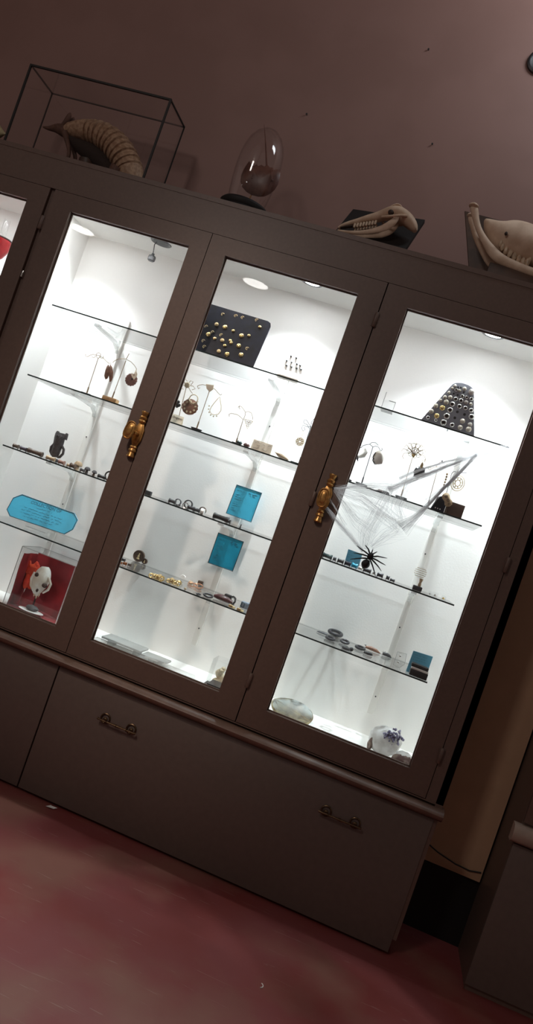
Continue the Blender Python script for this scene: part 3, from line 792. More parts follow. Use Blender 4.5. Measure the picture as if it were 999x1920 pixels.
for s in (-1, 1):
    part('jawbone', MB().loft([(x, y+s*0.046, z, a, bb) for x, y, z, a, bb in [(0.8788, 0.15, 2.8466, 0.0087, 0.01), (0.8872, 0.15, 2.835, 0.0164, 0.013), (0.9001, 0.15, 2.813, 0.0149, 0.012), (0.911, 0.15, 2.7906, 0.0127, 0.01), (0.9299, 0.15, 2.7611, 0.0118, 0.01), (0.9513, 0.15, 2.7369, 0.0131, 0.01), (0.9774, 0.15, 2.7119, 0.0153, 0.011), (1.0047, 0.15, 2.6896, 0.0197, 0.012), (1.036, 0.15, 2.6685, 0.0219, 0.013), (1.0751, 0.15, 2.6566, 0.0208, 0.013), (1.1159, 0.15, 2.6521, 0.0186, 0.013), (1.1611, 0.15, 2.6467, 0.0175, 0.013), (1.212, 0.15, 2.643, 0.0175, 0.013), (1.2888, 0.15, 2.6378, 0.0175, 0.013), (1.3752, 0.15, 2.6333, 0.0153, 0.012), (1.4587, 0.15, 2.635, 0.0109, 0.01)]], 14, 0, 1), 'bone', big)
    part('condyle', MB().ball((0.885, BY+s*0.046, 2.8413), (0.020, 0.024, 0.010), 0, 14, 9, 0.05, 3), 'bone', big)
    tt = MB()
    tp = [(1.036, 0.15, 2.7212), (1.0469, 0.15, 2.7082), (1.0638, 0.15, 2.6969), (1.082, 0.15, 2.6883), (1.1022, 0.15, 2.6802), (1.1216, 0.15, 2.6743), (1.1409, 0.15, 2.6683), (1.1575, 0.15, 2.6707), (1.1631, 0.15, 2.6928)]
    for i, (x, y, z) in enumerate(tp):
        tt.ball((x, BY+s*0.040, z+0.008), (0.0105, 0.011, 0.020), 0, 9, 7, 0.10, i)
    part('teeth', tt, 'tooth', big)
part('stand', MB().box((1.02, 0.10, TOPZ), (1.40, 0.20, 2.640), bev=0.004), 'wood', big, 'dark wooden stand')
part('hole_shade', MB().ball((1.0422, 0.081, 2.7563), (0.006, 0.006, 0.008), 0, 10, 7), 'socket', big, 'small hole with its shade painted dark')
pl2 = [(0.8424, 2.9111), (0.9738, 2.6845), (1.5695, 2.6276), (1.4788, 2.9071)]
pl2 = [pl2[0], (pl2[1][0]+0.014, TOPZ), (pl2[2][0], TOPZ), pl2[3]]
pz = max(TOPZ, 0)
pb = MB().prism([(x, max(z, TOPZ)) for x, z in pl2], 0.315, 0.335, bev=0.003)
single('plaque', pb, 'wood', 'brown wooden plaque standing on the cabinet behind the largest skull', 'plaque')

# ------------------------------------------------------------------ scraps on the floor
c = (0.0872, -0.0252, -0.012)
b = MB()
o_ = [(-0.022, -0.004), (-0.006, 0.011), (0.006, 0.006), (0.024, 0.010), (0.014, -0.004), (0.004, -0.010), (-0.010, -0.012)]
vs = [(c[0]+x, c[1]+y, FLOOR+0.001+0.006*abs(math.sin(i*1.7))) for i, (x, y) in enumerate(o_)]
vs.append((c[0], c[1], FLOOR+0.010))
n = len(o_)
b.add(vs, [(i, (i+1) % n, n) for i in range(n)])
b.add([(x, y, z-0.0006) for x, y, z in vs], [((i+1) % n, i, n) for i in range(n)])
single('paper_scrap', b, 'paper', 'crumpled white paper scrap on the red floor below the drawer', 'paper', flat=True)
c = (1.0963, -0.5349, -0.012)
single('peel_curl', MB().tube([(c[0]+0.010*math.cos(a), c[1]+0.013*math.sin(a), FLOOR+0.002) for a in [x*0.25-1.2 for x in range(11)]], 0.0016, 6), 'paper', 'tiny pale curl of peel lying on the open red floor', 'scrap')

# ------------------------------------------------------------------ inside the lit case
T1, T2, T3, T4 = TOP

def stand(label, base, post, arms, wire='goldbrown', group='wire earring stands', base_kind='boat', bw=0.022, r=0.0016, mat='black'):
    """earring stand: small base, thin post, wire arms with curled ends"""
    bx, by, bz = base
    s = thing('earring_stand', label, 'earring stand', base, group)
    b = MB()
    if base_kind == 'boat':
        n = 20
        ring = lambda k, z: [(bx+bw*k*math.cos(2*PI*i/n), by+bw*0.62*k*math.sin(2*PI*i/n), bz+z) for i in range(n)]
        b.rings([ring(0.72, 0.0), ring(0.86, 0.003), ring(1.0, 0.0085), ring(0.93, 0.0095), ring(0.3, 0.0085)])
    elif base_kind == 'slab':
        b.box((bx-bw, by-bw*0.6, bz), (bx+bw, by+bw*0.6, bz+0.005), bev=0.0015)
    elif base_kind == 'block':
        b.box((bx-bw, by-bw*0.55, bz), (bx+bw, by+bw*0.55, bz+0.020), bev=0.002)
    part('base', b, mat, s)
    p = MB().tube(post, r, 6)
    q = Vector(post[0]); d = (Vector(post[1])-q)
    p.tube([q, q+d*0.18], r*1.9, 6)
    part('post', p, wire, s)
    a = MB()
    for w in arms: a.tube(w, r*0.85, 6)
    part('arm', a, wire, s)
    return s

def spool(o, r, L_, axis='x'):
    return MB().lathe([(0, -L_/2), (r*1.12, -L_/2), (r*1.15, -L_/2+L_*0.08), (r*0.9, -L_*0.25), (r*0.86, 0), (r*0.9, L_*0.25), (r*1.15, L_/2-L_*0.08), (r*1.12, L_/2), (0, L_/2)], o, 14, axis)

def plug(px_x, y, z, w, h, mat, label, group, d=None, cat='ear plug', name='ear_plug'):
    """short flared ear plug lying on the shelf, seen from its side"""
    return single(name, spool((px_x, y, z+h/2*1.02), h/2/1.15, w), mat, label, cat, group)

# ---- first door: second shelf, two stands
ya = 0.115
stand('wire earring stand with a scrolled hanger holding the long brown pods', (-0.4278, ya, T2), [(-0.4278, ya, T2+0.004)]+[(-0.4313, 0.115, 1.7927)],
      [[(-0.4932, 0.115, 1.7936), (-0.4915, 0.115, 1.7855), (-0.4808, 0.115, 1.785), (-0.4715, 0.115, 1.7953), (-0.4598, 0.115, 1.8025), (-0.4433, 0.115, 1.8038), (-0.4311, 0.115, 1.8063), (-0.411, 0.115, 1.8014), (-0.3889, 0.115, 1.7909), (-0.374, 0.115, 1.7857)],
       [(-0.4313, 0.115, 1.7927), (-0.444, 0.115, 1.7987), (-0.4458, 0.115, 1.8105), (-0.438, 0.115, 1.8177), (-0.4262, 0.115, 1.814), (-0.4244, 0.115, 1.8022), (-0.4313, 0.115, 1.7927)], [(-0.4299, 0.115, 1.803), (-0.4172, 0.115, 1.797), (-0.4087, 0.115, 1.8021), (-0.4143, 0.115, 1.8102)], [(-0.4463, 0.115, 1.798), (-0.4509, 0.115, 1.7892), (-0.462, 0.115, 1.7908)]],
      base_kind='slab')
pe = thing('earring', 'long brown pod earring hanging from the scrolled stand behind the first glass', 'earring', (-0.3664, 0.115, 1.7512), 'earrings on the stands')
b = MB()
for ol in ([(-0.369, 1.7837), (-0.3556, 1.7755), (-0.3428, 1.755), (-0.337, 1.7324), (-0.3382, 1.7149), (-0.3444, 1.7105), (-0.3532, 1.7273), (-0.3653, 1.753)], [(-0.3761, 1.7809), (-0.3642, 1.7699), (-0.3567, 1.7427), (-0.3586, 1.7201), (-0.3671, 1.715), (-0.3775, 1.7289), (-0.3811, 1.7524), (-0.3806, 1.7722)]):
    b.dome(ol, ya-0.002, 0.005, 0.005, 0, 4)
part('pod', b, 'pod', pe)
part('hook', MB().tube([(-0.3748, 0.115, 1.7879), (-0.371, 0.115, 1.7915), (-0.3662, 0.115, 1.7856), (-0.3684, 0.115, 1.7776)], 0.0009, 6), 'goldbrown', pe)
stand('wire earring stand on a golden wood block with plain bent arms', (-0.314, ya, T2), [(-0.3095, ya, T2+0.018)]+[(-0.3069, 0.115, 1.8208)],
      [[(-0.3617, 0.115, 1.7943), (-0.3571, 0.115, 1.8031), (-0.3437, 0.115, 1.8157), (-0.326, 0.115, 1.8236), (-0.3089, 0.115, 1.8263), (-0.2845, 0.115, 1.8228), (-0.2627, 0.115, 1.8124), (-0.2478, 0.115, 1.7999)], [(-0.3085, 0.115, 1.8252), (-0.3057, 0.115, 1.8383), (-0.3036, 0.115, 1.8536)]],
      base_kind='block', bw=0.033, mat='woodblock')
fe = thing('earring', 'round brown many-petalled flower earring on the golden wood block stand', 'earring', (-0.2555, 0.115, 1.7513), 'earrings on the stands')
c = (-0.2538, 0.113, 1.7489)
b = MB()
for i in range(14):
    a = 2*PI*i/14
    b.ball((c[0]+0.021*math.cos(a), c[1], c[2]+0.021*math.sin(a)), (0.0075, 0.003, 0.0075), 0, 8, 6)
b.lathe([(0, 0.004), (0.020, 0.003), (0.022, -0.001), (0, -0.002)], c, 18, 'y')
part('petals', b, 'mauve', fe)
part('centre', MB().lathe([(0, 0.0072), (0.004, 0.006), (0.005, 0.003), (0, 0.002)], (c[0]+0.004, c[1], c[2]+0.004), 12, 'y'), 'black', fe)
part('hook', MB().tube([(-0.2457, 0.11, 1.7992), (-0.2463, 0.11, 1.7869), (-0.2506, 0.11, 1.771), (-0.2489, 0.11, 1.7594)], 0.0012, 6), 'palegold', fe)
part('tab', MB().prism([(-0.2607, 1.7795), (-0.2451, 1.7649), (-0.2425, 1.7924), (-0.2314, 1.7764), (-0.2402, 1.7518), (-0.2582, 1.7657)], 0.107, 0.1085), 'cream', fe, 'pale yellow tab')

# ---- first door: third shelf, plugs and the owl figure
for x, w, h, mt_, lab in [(-0.6675, 0.026, 0.0195, 'brownplug', 'short brown ear plug, first of the row before the eared figure'), (-0.6287, 0.0304, 0.0195, 'purpleplug', 'purple-grey ear plug between two brown ones before the eared figure'), (-0.5709, 0.0716, 0.0239, 'brownplug', 'long dark brown spool lying just before the eared figure'), (-0.4928, 0.0412, 0.0195, 'tan', 'tan spool at the foot of the eared figure'), (-0.4382, 0.0282, 0.0195, 'pinkplug', 'pinkish ear plug just past the eared figure'), (-0.4013, 0.0174, 0.0152, 'tan', 'small tan ear plug between the eared figure and the tallest mushroom'), (-0.3713, 0.0239, 0.0239, 'brownplug', 'dark brown ear plug in front of the tallest mushroom plug'), (-0.3346, 0.0195, 0.0152, 'stone', 'small grey ear plug between two mushroom plugs'), (-0.2414, 0.0347, 0.0174, 'black', 'black rod-shaped ear plug next to the dark hoop')]:
    single('ear_plug', spool((x, 0.13 if 'front' not in lab else 0.105, T3+h/2), h/2/1.15, w), mt_, lab, 'ear plug', 'plugs around the eared figure')
# owl figure: tall eared body, looped arms, splayed feet
owl = thing('carved_figurine', 'dark grey carved figure with two ears on the third shelf', 'figurine', (-0.4791, 0.16, T3))
part('body', MB().loft([(-0.5027, 0.16, 1.4334, 0.023, 0.012), (-0.5012, 0.16, 1.4188, 0.0248, 0.017), (-0.4981, 0.16, 1.3999, 0.0241, 0.019), (-0.4962, 0.16, 1.3805, 0.023, 0.018), (-0.4963, 0.16, 1.363, 0.0198, 0.017), (-0.496, 0.16, 1.3481, 0.0198, 0.018), (-0.4942, 0.16, 1.3362, 0.0176, 0.018), (-0.4912, 0.16, 1.3247, 0.0132, 0.015)], 18, 0, 1), 'stone', owl, angle=70)
b = MB()
for sec in ([(-0.5127, 0.16, 1.4101, 0.011, 0.01), (-0.5174, 0.16, 1.4261, 0.0099, 0.009), (-0.5164, 0.16, 1.4377, 0.0057, 0.006)], [(-0.4759, 0.16, 1.4121, 0.011, 0.01), (-0.4746, 0.16, 1.43, 0.0092, 0.009), (-0.472, 0.16, 1.4408, 0.0053, 0.006)]):
    b.loft(sec, 12, 0, 1)
part('ear', b, 'stone', owl)
b = MB()
b.tube([(-0.5136, 0.158, 1.3795), (-0.5229, 0.158, 1.3615), (-0.5198, 0.158, 1.3425), (-0.5087, 0.158, 1.3311), (-0.4983, 0.158, 1.332)], 0.0062, 8)
b.tube([(-0.4768, 0.158, 1.3815), (-0.4626, 0.158, 1.3687), (-0.4595, 0.158, 1.3498), (-0.4688, 0.158, 1.3318), (-0.4783, 0.158, 1.3287)], 0.0062, 8)
part('arm', b, 'stone', owl)
b = MB()
zb = T3
for px in (-0.4998, -0.4759): b.ball((px, 0.152, zb+0.008), (0.012, 0.016, 0.008), 0, 12, 8)
part('foot', b, 'stone', owl)
b = MB()
for p in [(-0.5021, 0.142, 1.413), (-0.4787, 0.142, 1.4144)]: b.torus(p, 0.0052, 0.0016, 'y', 14, 6)
part('eye', b, 'dark', owl)
for (cx, cr, sx_, mt_, lab) in [(-0.3707, 0.0185, 'tan', 'ivory', 'mushroom-shaped plug with tan cap and ivory stem, tallest on its shelf'), (-0.3233, 0.0135, 'stone', 'stone', 'grey-brown mushroom-shaped plug, second tallest, past the tan one'), (-0.2881, 0.0115, 'stone', 'brownplug', 'smallest grey mushroom-shaped plug, nearest the black rod')]:
    m_ = thing('mushroom_plug', lab, 'ear plug', (cx, 0.15, T3), 'mushroom plugs')
    hst = cr*1.15
    part('stem', MB().lathe([(0, 0), (cr*0.52, 0), (cr*0.44, hst*0.4), (cr*0.40, hst), (0, hst)], (cx, 0.15, T3), 14), mt_, m_)
    part('cap', MB().lathe([(0, hst*0.9), (cr*0.8, hst*0.85), (cr, hst), (cr*0.93, hst+cr*0.42), (cr*0.6, hst+cr*0.85), (0, hst+cr*1.0)], (cx, 0.15, T3), 18), sx_, m_)
single('hoop', MB().torus((-0.2096, 0.13, T3+0.0225), 0.019, 0.0035, 'y', 26, 8, 0, 1.0), 'black', 'dark hoop standing on the third shelf half behind the latch stile', 'hoop')

# ---- first door: lowest shelf, eight-sided card
cb = (-0.5617, 0.3653, 0.9885)
cy_ = min(max(cb[1], 0.16), 0.36)
ol = [(x, z) for x, z in [(-0.6231, 1.114), (-0.6538, 1.0858), (-0.6524, 1.0278), (-0.6228, 1.0048), (-0.3483, 1.0141), (-0.3226, 1.0456), (-0.3242, 1.0926), (-0.354, 1.1149)]]
zl = min(z for x, z in ol)
# the card stands upright, leaning back on a small clear foot
card = thing('info_card', 'wide blue eight-sided card with a dark outline on the lowest shelf', 'card', (-0.4701, 0.2, T4))
part('card_panel', MB().prism(ol, 0.199, 0.202), 'blue', card)
cx_ = sum(p[0] for p in ol)/8; cz_ = sum(p[1] for p in ol)/8
rim = [(cx_+(x-cx_)*0.985, 0.1985, cz_+(z-cz_)*0.965) for x, z in ol]
part('outline', MB().tube(rim, 0.0016, 6, 0, True), 'ink', card, 'dark outline')
ux = Vector((ol[4][0]-ol[3][0], 0, ol[4][1]-ol[3][1])).normalized(); uz = Vector((-ux.z, 0, ux.x))
hc = Vector((cx_, 0.1984, cz_))+uz*0.030
part('lettering', lettering('COLLECTION OF', 0.020, hc, ux, uz, 0.0008, 'CENTER'), 'bluelight_ink', card, 'dark heading')
b = MB()
for i, (w, dz) in enumerate(((0.08, 0.016), (0.19, 0.002), (0.205, -0.010), (0.20, -0.022), (0.15, -0.034))):
    scribble(b, Vector((cx_, 0.1982, cz_))-ux*(w/2)+uz*dz, ux, uz, w, 0.006, 40+i, 0.00045)
part('handwriting', b, 'bluelight_ink', card, 'lines of faint writing')
part('foot', MB().box((cx_-0.05, 0.200, T4), (cx_+0.05, 0.24, max(zl+0.03, T4+0.01))), 'acrylic', card, 'clear foot', flat=True)

for ch in card.children:
    if not ch.name.startswith('foot'):
        for v in ch.data.vertices: v.co.y += (v.co.z-(zl-T4))*0.40
# ---- first door: display floor, red lined box with the white skull
bx0, bx1, by0, by1 = -0.4958, -0.231, 0.16, 0.33
bz1 = 0.9061
box = thing('display_box', 'clear box lined with red cloth standing on the floor of the case', 'display box', ((bx0+bx1)/2, 0.25, IFL))
b = MB(); t = 0.003
b.box((bx0, by0, IFL), (bx1, by0+t, bz1)); b.box((bx0, by0+t, IFL), (bx0+t, by1, bz1)); b.box((bx1-t, by0+t, IFL), (bx1, by1, bz1)); b.box((bx0+t, by0+t, bz1-t), (bx1-t, by1, bz1))
part('clear_cover', b, 'acrylic', box, 'clear plastic cover', flat=True)
e = MB()
for x in (bx0, bx1): e.box((x-.0014, by0-.001, IFL), (x+.0014, by0+.001, bz1))
e.box((bx0, by0-.001, bz1-.001), (bx1, by0+.001, bz1+.001))
for x in (bx0, bx1): e.box((x-.001, by0, bz1-.001), (x+.001, by1, bz1+.001))
e.box((bx0, by1-.001, bz1-.001), (bx1, by1+.001, bz1+.001))
part('box_edge', e, 'greyslab', box, flat=True)
nx, nz = 14, 12
def cloth(f):
    vs = []; fs = []
    for i in range(nx+1):
        for j in range(nz+1): vs.append(f(i/nx, j/nz))
    for i in range(nx):
        for j in range(nz): fs.append((i*(nz+1)+j, (i+1)*(nz+1)+j, (i+1)*(nz+1)+j+1, i*(nz+1)+j+1))
    return vs, fs
w_ = bx1-bx0-0.012; hh = bz1-IFL-0.03
v1, f1 = cloth(lambda u, v: (bx0+0.006+u*w_, by1-0.012-0.006*math.sin(u*9+v*3)-0.004*math.sin(v*11)-0.05*max(0, 0.25-v)*4*0.4, IFL+0.004+v*hh))
v3, f3 = cloth(lambda u, v: (bx0+0.006+0.003*math.sin(u*9+v*6), by0+0.03+u*(by1-by0-0.045), IFL+0.004+v*hh*0.98))
v2, f2 = cloth(lambda u, v: (bx0+0.006+u*w_, by0+0.008+v*(by1-by0-0.03), IFL+0.008+0.004*math.sin(u*7+v*5)))
b = MB().add(v1, f1).add([(x, y+0.003, z) for x, y, z in v1], [f[::-1] for f in f1]).add(v2, f2).add([(x, y, z-0.003) for x, y, z in v2], [f[::-1] for f in f2]).add(v3, f3).add([(x-0.002, y, z) for x, y, z in v3], [f[::-1] for f in f3])
part('red_cloth', b, 'redcloth', box, 'crimson cloth lining')
fz = (-0.4763, 0.27, 0.7871)
b = MB()
rnd = random.Random(5)
for i in range(26):
    x = fz[0]+rnd.uniform(-0.026, 0.026); z = fz[2]+rnd.uniform(-0.045, 0.035)
    b.ball((x, 0.272+rnd.uniform(-0.01, 0.01), z), (rnd.uniform(.012, .022), 0.010, rnd.uniform(.018, .032)), 0, 8, 6, 0.15, i)
single('feather_tuft', b, 'orange', 'orange-red feathery tuft behind the white skull in the red box', 'feather')
ws = thing('animal_skull', 'small white skull in the red lined box', 'skull', (-0.3965, 0.235, 0.7279))
skc = (-0.3965, 0.235, 0.7933)
part('cranium', MB().loft([(-0.3965, 0.235, 0.844, 0.0157, 0.018), (-0.3938, 0.235, 0.8297, 0.0292, 0.028), (-0.3935, 0.235, 0.8071, 0.0371, 0.034), (-0.3946, 0.235, 0.7813, 0.0393, 0.036), (-0.3958, 0.235, 0.7555, 0.0337, 0.032), (-0.3963, 0.235, 0.7351, 0.0236, 0.026), (-0.3952, 0.235, 0.7178, 0.0146, 0.016), (-0.393, 0.235, 0.7084, 0.0067, 0.008)], 20, 0, 1), 'bonewhite', ws, angle=70)
for cx, cz, r in [(-0.4074, 0.8027, 0.0125), (-0.3585, 0.7701, 0.0125)]:
    part('socket_shade', MB().ball((cx, 0.208, cz), (r, 0.010, r*0.85), 0, 14, 9), 'socket', ws, 'eye socket with its shade painted dark')
part('nose_shade', MB().ball((-0.3839, 0.207, 0.7381), (0.006, 0.006, 0.008), 0, 10, 7), 'socket', ws, 'nose opening with its shade painted dark')
for pts in ([(-0.4316, 0.225, 0.8062), (-0.4368, 0.225, 0.7765), (-0.4282, 0.225, 0.7467), (-0.4093, 0.225, 0.7257)], [(-0.3592, 0.225, 0.8094), (-0.3403, 0.225, 0.781), (-0.3438, 0.225, 0.7545), (-0.3627, 0.225, 0.7325)]):
    part('cheek_arch', MB().tube(pts, [0.005, 0.006, 0.006, 0.004], 8), 'bonewhite', ws)
b = MB()
for p in [(-0.3963, 0.22, 0.7129), (-0.3833, 0.22, 0.7076), (-0.3739, 0.22, 0.7186)]: b.lathe([(0, -0.012), (0.003, -0.003), (0.004, 0.004), (0, 0.006)], p, 8)
part('teeth', b, 'tooth', ws)
part('peg', MB().tube([(-0.3967, 0.245, 0.7295), (-0.3967, 0.25, IFL+0.012)], 0.004, 8), 'black', ws)
dc = (-0.3788, 0.2, 0.6525)
dz_ = IFL+0.016
b = MB().lathe([(0, 0.0), (0.055, 0.001), (0.060, 0.003), (0.058, 0.005), (0, 0.004)], (dc[0], 0.205, dz_), 26, 'z', 0, 1.0, 0.55)
single('doily', b, 'paper', 'white oval mat lying on the red cloth in front of the white skull', 'mat', loc=(dc[0], 0.205, dz_))
single('pebble', MB().ball((dc[0]+0.003, 0.203, dz_+0.017), (0.030, 0.020, 0.014), 0, 14, 9, 0.06, 8), 'stone', 'dark grey pebble on the white oval mat in the red box', 'stone')

# ---- far left case behind its own door
rc = (-1.1268, 0.2, 2.1434)
b = MB().lathe([(0.0, -0.052), (0.020, -0.050), (0.036, -0.034), (0.050, -0.004), (0.055, 0.030), (0.052, 0.048), (0.046, 0.050), (0.048, 0.03), (0.0, -0.02)], rc, 26, 'z')
rb = thing('bowl', 'red bowl with a dark rim behind the glass door at the picture edge', 'bowl', (rc[0], rc[1], rc[2]-0.052))
part('body', b, 'red', rb, angle=60)
part('rim', MB().torus((rc[0], rc[1], rc[2]+0.050), 0.050, 0.0045, 'z', 28, 8), 'plum', rb, 'dark rim')
s0 = thing('riser', 'clear block riser under the red bowl at the picture edge', 'riser', (rc[0], rc[1], T1))
part('block', MB().box((rc[0]-0.06, 0.15, T1), (rc[0]+0.06, 0.25, rc[2]-0.053)), 'acrylic', s0, flat=True)
s1_ = thing('glass_shelf', 'top glass shelf of the neighbouring case, under the red bowl', 'shelf', (-1.35, 0.25, SH[0]-0.003), 'glass shelves in the lit case')
part('glass_sheet', MB().box((-1.92, 0.0608, SH[0]-0.003), (-0.93, 0.432, SH[0]+0.003)), 'shelfglass', s1_, flat=True)
part('polished_edge', MB().box((-1.92, 0.06, SH[0]-0.003), (-0.93, 0.0606, SH[0]+0.003)), 'greenedge', s1_, flat=True)
at_ = (-1.231, 0.33, 2.3363)
single('acrylic_tube', MB().lathe([(0.016, 0.0), (0.016, 2.33-T1), (0.013, 2.33-T1), (0.013, 0.0)], (at_[0], 0.36, T1), 16, caps=False).rings([[(at_[0]+r*math.cos(2*PI*i/16), 0.36+r*math.sin(2*PI*i/16), T1) for i in range(16)] for r in (0.013, 0.016)], 0, False, False), 'acrylic', 'tall clear tube standing behind the red bowl', 'tube', angle=60)

# ---- second door: top shelf, dark board of gold studs and white earring card
q = [Vector(p) for p in ((-0.0439, 0.15, 2.1614), (0.244, 0.15, 2.171), (0.253, 0.095, 1.9509), (-0.0186, 0.095, 1.9511))]
bdn = (q[2]-q[1]+q[3]-q[0])*0.5
ctr_b = (q[2]+q[3])*0.5
kk = (T1-ctr_b.z)/bdn.z if abs(bdn.z) > 1e-6 else 0
ux = (q[1]-q[0]); ux.z = 0; W_ = ux.length; ux.normalize()
H_ = bdn.length*(1+kk)
uz = -(bdn - ux*bdn.dot(ux)).normalized()
un = ux.cross(uz)             # points away from or towards the viewer
if un.y > 0: un = -un
O_ = Vector(((q[0].x+q[3].x)/2, 0, 0)); O_ = q[0]*1.0 - uz*H_
O_.z = T1+0.0005+abs(un.z)*0.003
bd = thing('stud_board', 'navy velvet board of gold studs leaning on the top shelf', 'display board', tuple(O_+ux*W_/2))
def on(u, v, d=0.0): return O_+ux*u+uz*v+un*d
pts = [(0, 0), (W_, 0), (W_, H_-0.02), (W_-0.006, H_-0.006), (W_-0.02, H_), (0, H_)]
fr = [on(u, v, 0.003) for u, v in pts]; bk = [on(u, v, -0.003) for u, v in pts]
n = len(pts)
part('board', MB().add(fr+bk, [tuple(range(n)), tuple(range(2*n-1, n-1, -1))]+[(i, i+n, (i+1) % n+n, (i+1) % n) for i in range(n)]), 'velvet', bd, 'navy velvet board', flat=True)
rnd = random.Random(21)
studs = [(384.7, 605.2, 1), (391.3, 616.9, 0), (410.0, 612.3, 2), (426.0, 616.9, 3), (441.7, 623.2, 1), (419.0, 592.7, 0), (443.2, 594.7, 0), (455.7, 597.4, 0), (482.3, 601.3, 0), (489.3, 614.2, 1), (381.9, 627.9, 1), (397.1, 631.8, 3), (409.6, 638.8, 1), (423.7, 641.5, 2), (438.5, 641.9, 1), (457.7, 631.8, 3), (471.3, 631.0, 1), (389.3, 643.5, 0), (392.5, 654.4, 0), (429.6, 651.3, 1), (440.5, 645.8, 1), (454.9, 650.5, 3), (470.5, 654.4, 0), (419.8, 661.8, 2), (435.4, 666.9, 3), (460.8, 666.9, 3), (404.2, 627.1, 0), (420.6, 631.8, 0)]
q0, q1, q3 = (393, 573), (511, 604), (366.5, 656)
for px, py, k in studs:
    # board coordinates of each stud
    ax, ay = q1[0]-q0[0], q1[1]-q0[1]; bx_, by_ = q3[0]-q0[0], q3[1]-q0[1]
    det = ax*by_-ay*bx_
    u = ((px-q0[0])*by_-(py-q0[1])*bx_)/det; v = (ax*(py-q0[1])-ay*(px-q0[0]))/det
    u = min(max(u, 0.03), 0.97); v = min(max(v, 0.03), 0.96)
    o = on(u*W_, H_-v*H_*0.985, 0.003)
    t = MB()
    if k == 0:
        r = 0.0065
        t.tube([o+ux*r*math.cos(a)+uz*r*math.sin(a)+un*0.003 for a in [x*0.42+rnd.random() for x in range(11)]], 0.0013, 6)
        t.tube([o, o+un*0.004], 0.0015, 6)
    else:
        r = (0, 0.0075, 0.0092, 0.0108)[k]
        prof = [(r*0.85, 0.0), (r, 0.003), (r*0.9, 0.006), (r*0.45, 0.0085), (0.0, 0.009)]
        rings = [[o+un*h+ux*rr*math.cos(2*PI*i/10)+uz*rr*math.sin(2*PI*i/10) for i in range(10)] for rr, h in prof[:-1]]
        t.rings(rings)
    part('gold_stud' if k else 'gold_hook', t, 'gold' if k in (1, 3) else 'palegold', bd)
# small white card with nine dark studs, price strip below
wc = thing('earring_card', 'white card pinned with small dark studs beside the gold stud board', 'earring card', (0.3959, 0.17, T1))
cl = [(0.3463, 2.0784), (0.433, 2.0784), (0.4349, 1.9979), (0.3461, 1.9969)]
zb = min(z for x, z in cl)
cl = [(x, z) for x, z in cl]
part('card_panel', MB().prism(cl, 0.170, 0.172), 'paper', wc, flat=True)
for p in [(0.3614, 0.1688, 2.0635), (0.3844, 0.1688, 2.0633), (0.3508, 0.1688, 2.0387), (0.3727, 0.1688, 2.0382), (0.3968, 0.1688, 2.0384), (0.4121, 0.1688, 2.0359), (0.3581, 0.1688, 2.0182), (0.3796, 0.1688, 2.0188), (0.4036, 0.1688, 2.019), (0.4225, 0.1688, 2.02)]:
    part('stud', MB().lathe([(0.0042, -0.001), (0.0046, 0.0015), (0.0, 0.0035)], p, 10, 'y'), 'dark', wc)
part('foot', MB().box((0.386-0.03, 0.172, T1), (0.386+0.03, 0.20, zb+0.03)), 'acrylic', wc, 'clear foot', flat=True)
for ch in wc.children:
    if not ch.name.startswith('foot'):
        for v in ch.data.vertices: v.co.y += (v.co.z-(zb-T1))*0.22
tg = [(0.342, 1.9792), (0.4349, 1.9795), (0.4366, 1.9647), (0.3437, 1.9643)]
dz = T1-min(z for x, z in tg)
tb = thing('price_tag', 'narrow grey-beige label strip in front of the white stud card', 'label', (0.3902, 0.13, T1))
tgz = [(x, z+dz) for x, z in tg]
tgz = [(tg[3][0], T1), (tg[2][0], T1), (tg[1][0], T1+0.017), (tg[0][0], T1+0.017)]
part('card_panel', MB().prism(tgz, 0.130, 0.132), 'cream', tb, flat=True)
part('handwriting', scribble(MB(), (tgz[0][0]+0.008, 0.1295, T1+0.006), (1, 0, 0), (0, 0, 1), tgz[1][0]-tgz[0][0]-0.014, 0.006, 3, 0.0006), 'ink_brown', tb)

# ---- second door: second shelf
ys = 0.110
fx = 0.0019
stand('pale flower-headed earring stand nearest the first latch stile', (fx, 0.125, T2), [(fx, 0.125, T2+0.006)]+[(-0.0125, 0.125, 1.7905)],
      [[(-0.012, 0.125, 1.8027), (-0.0302, 0.125, 1.8115), (-0.0304, 0.125, 1.8259), (-0.0175, 0.125, 1.8179)], [(-0.012, 0.125, 1.8027), (-0.0322, 0.125, 1.7964), (-0.0373, 0.125, 1.7828), (-0.0214, 0.125, 1.7805)], [(-0.012, 0.125, 1.8027), (-0.0048, 0.125, 1.8242), (0.008, 0.125, 1.8234), (0.0037, 0.125, 1.8076)], [(-0.012, 0.125, 1.8027), (0.0142, 0.125, 1.8061), (0.0271, 0.125, 1.798), (0.0153, 0.125, 1.7895)], [(-0.012, 0.125, 1.8027), (0.0101, 0.125, 1.7831), (0.023, 0.125, 1.7751)], [(-0.012, 0.125, 1.8027), (-0.0423, 0.125, 1.8102), (-0.0387, 0.125, 1.821)]],
      wire='goldbrown', bw=0.018)
c = (-0.0113, 0.123, 1.8024)
fl = single('brooch', MB().lathe([(0, 0.004), (0.010, 0.003), (0.013, 0.0), (0.010, -0.003), (0, -0.003)], c, 16, 'y'), 'ivory', 'ivory flower boss at the head of the stand beside the handwritten tag', 'brooch')
c = (0.0357, 0.112, 1.7163)
de = thing('earring', 'large round brown earring with pale dots and a spiked hoop', 'earring', c, 'earrings on the stands')
n = 28
ol = [(c[0]+(0.036+0.0016*math.cos(14*2*PI*i/n))*math.cos(2*PI*i/n), c[2]+0.034*math.sin(2*PI*i/n)) for i in range(n)]
part('disc', MB().dome(ol, c[1], 0.004, 0.003, 0, 4), 'pod', de, 'brown disc')
b = MB()
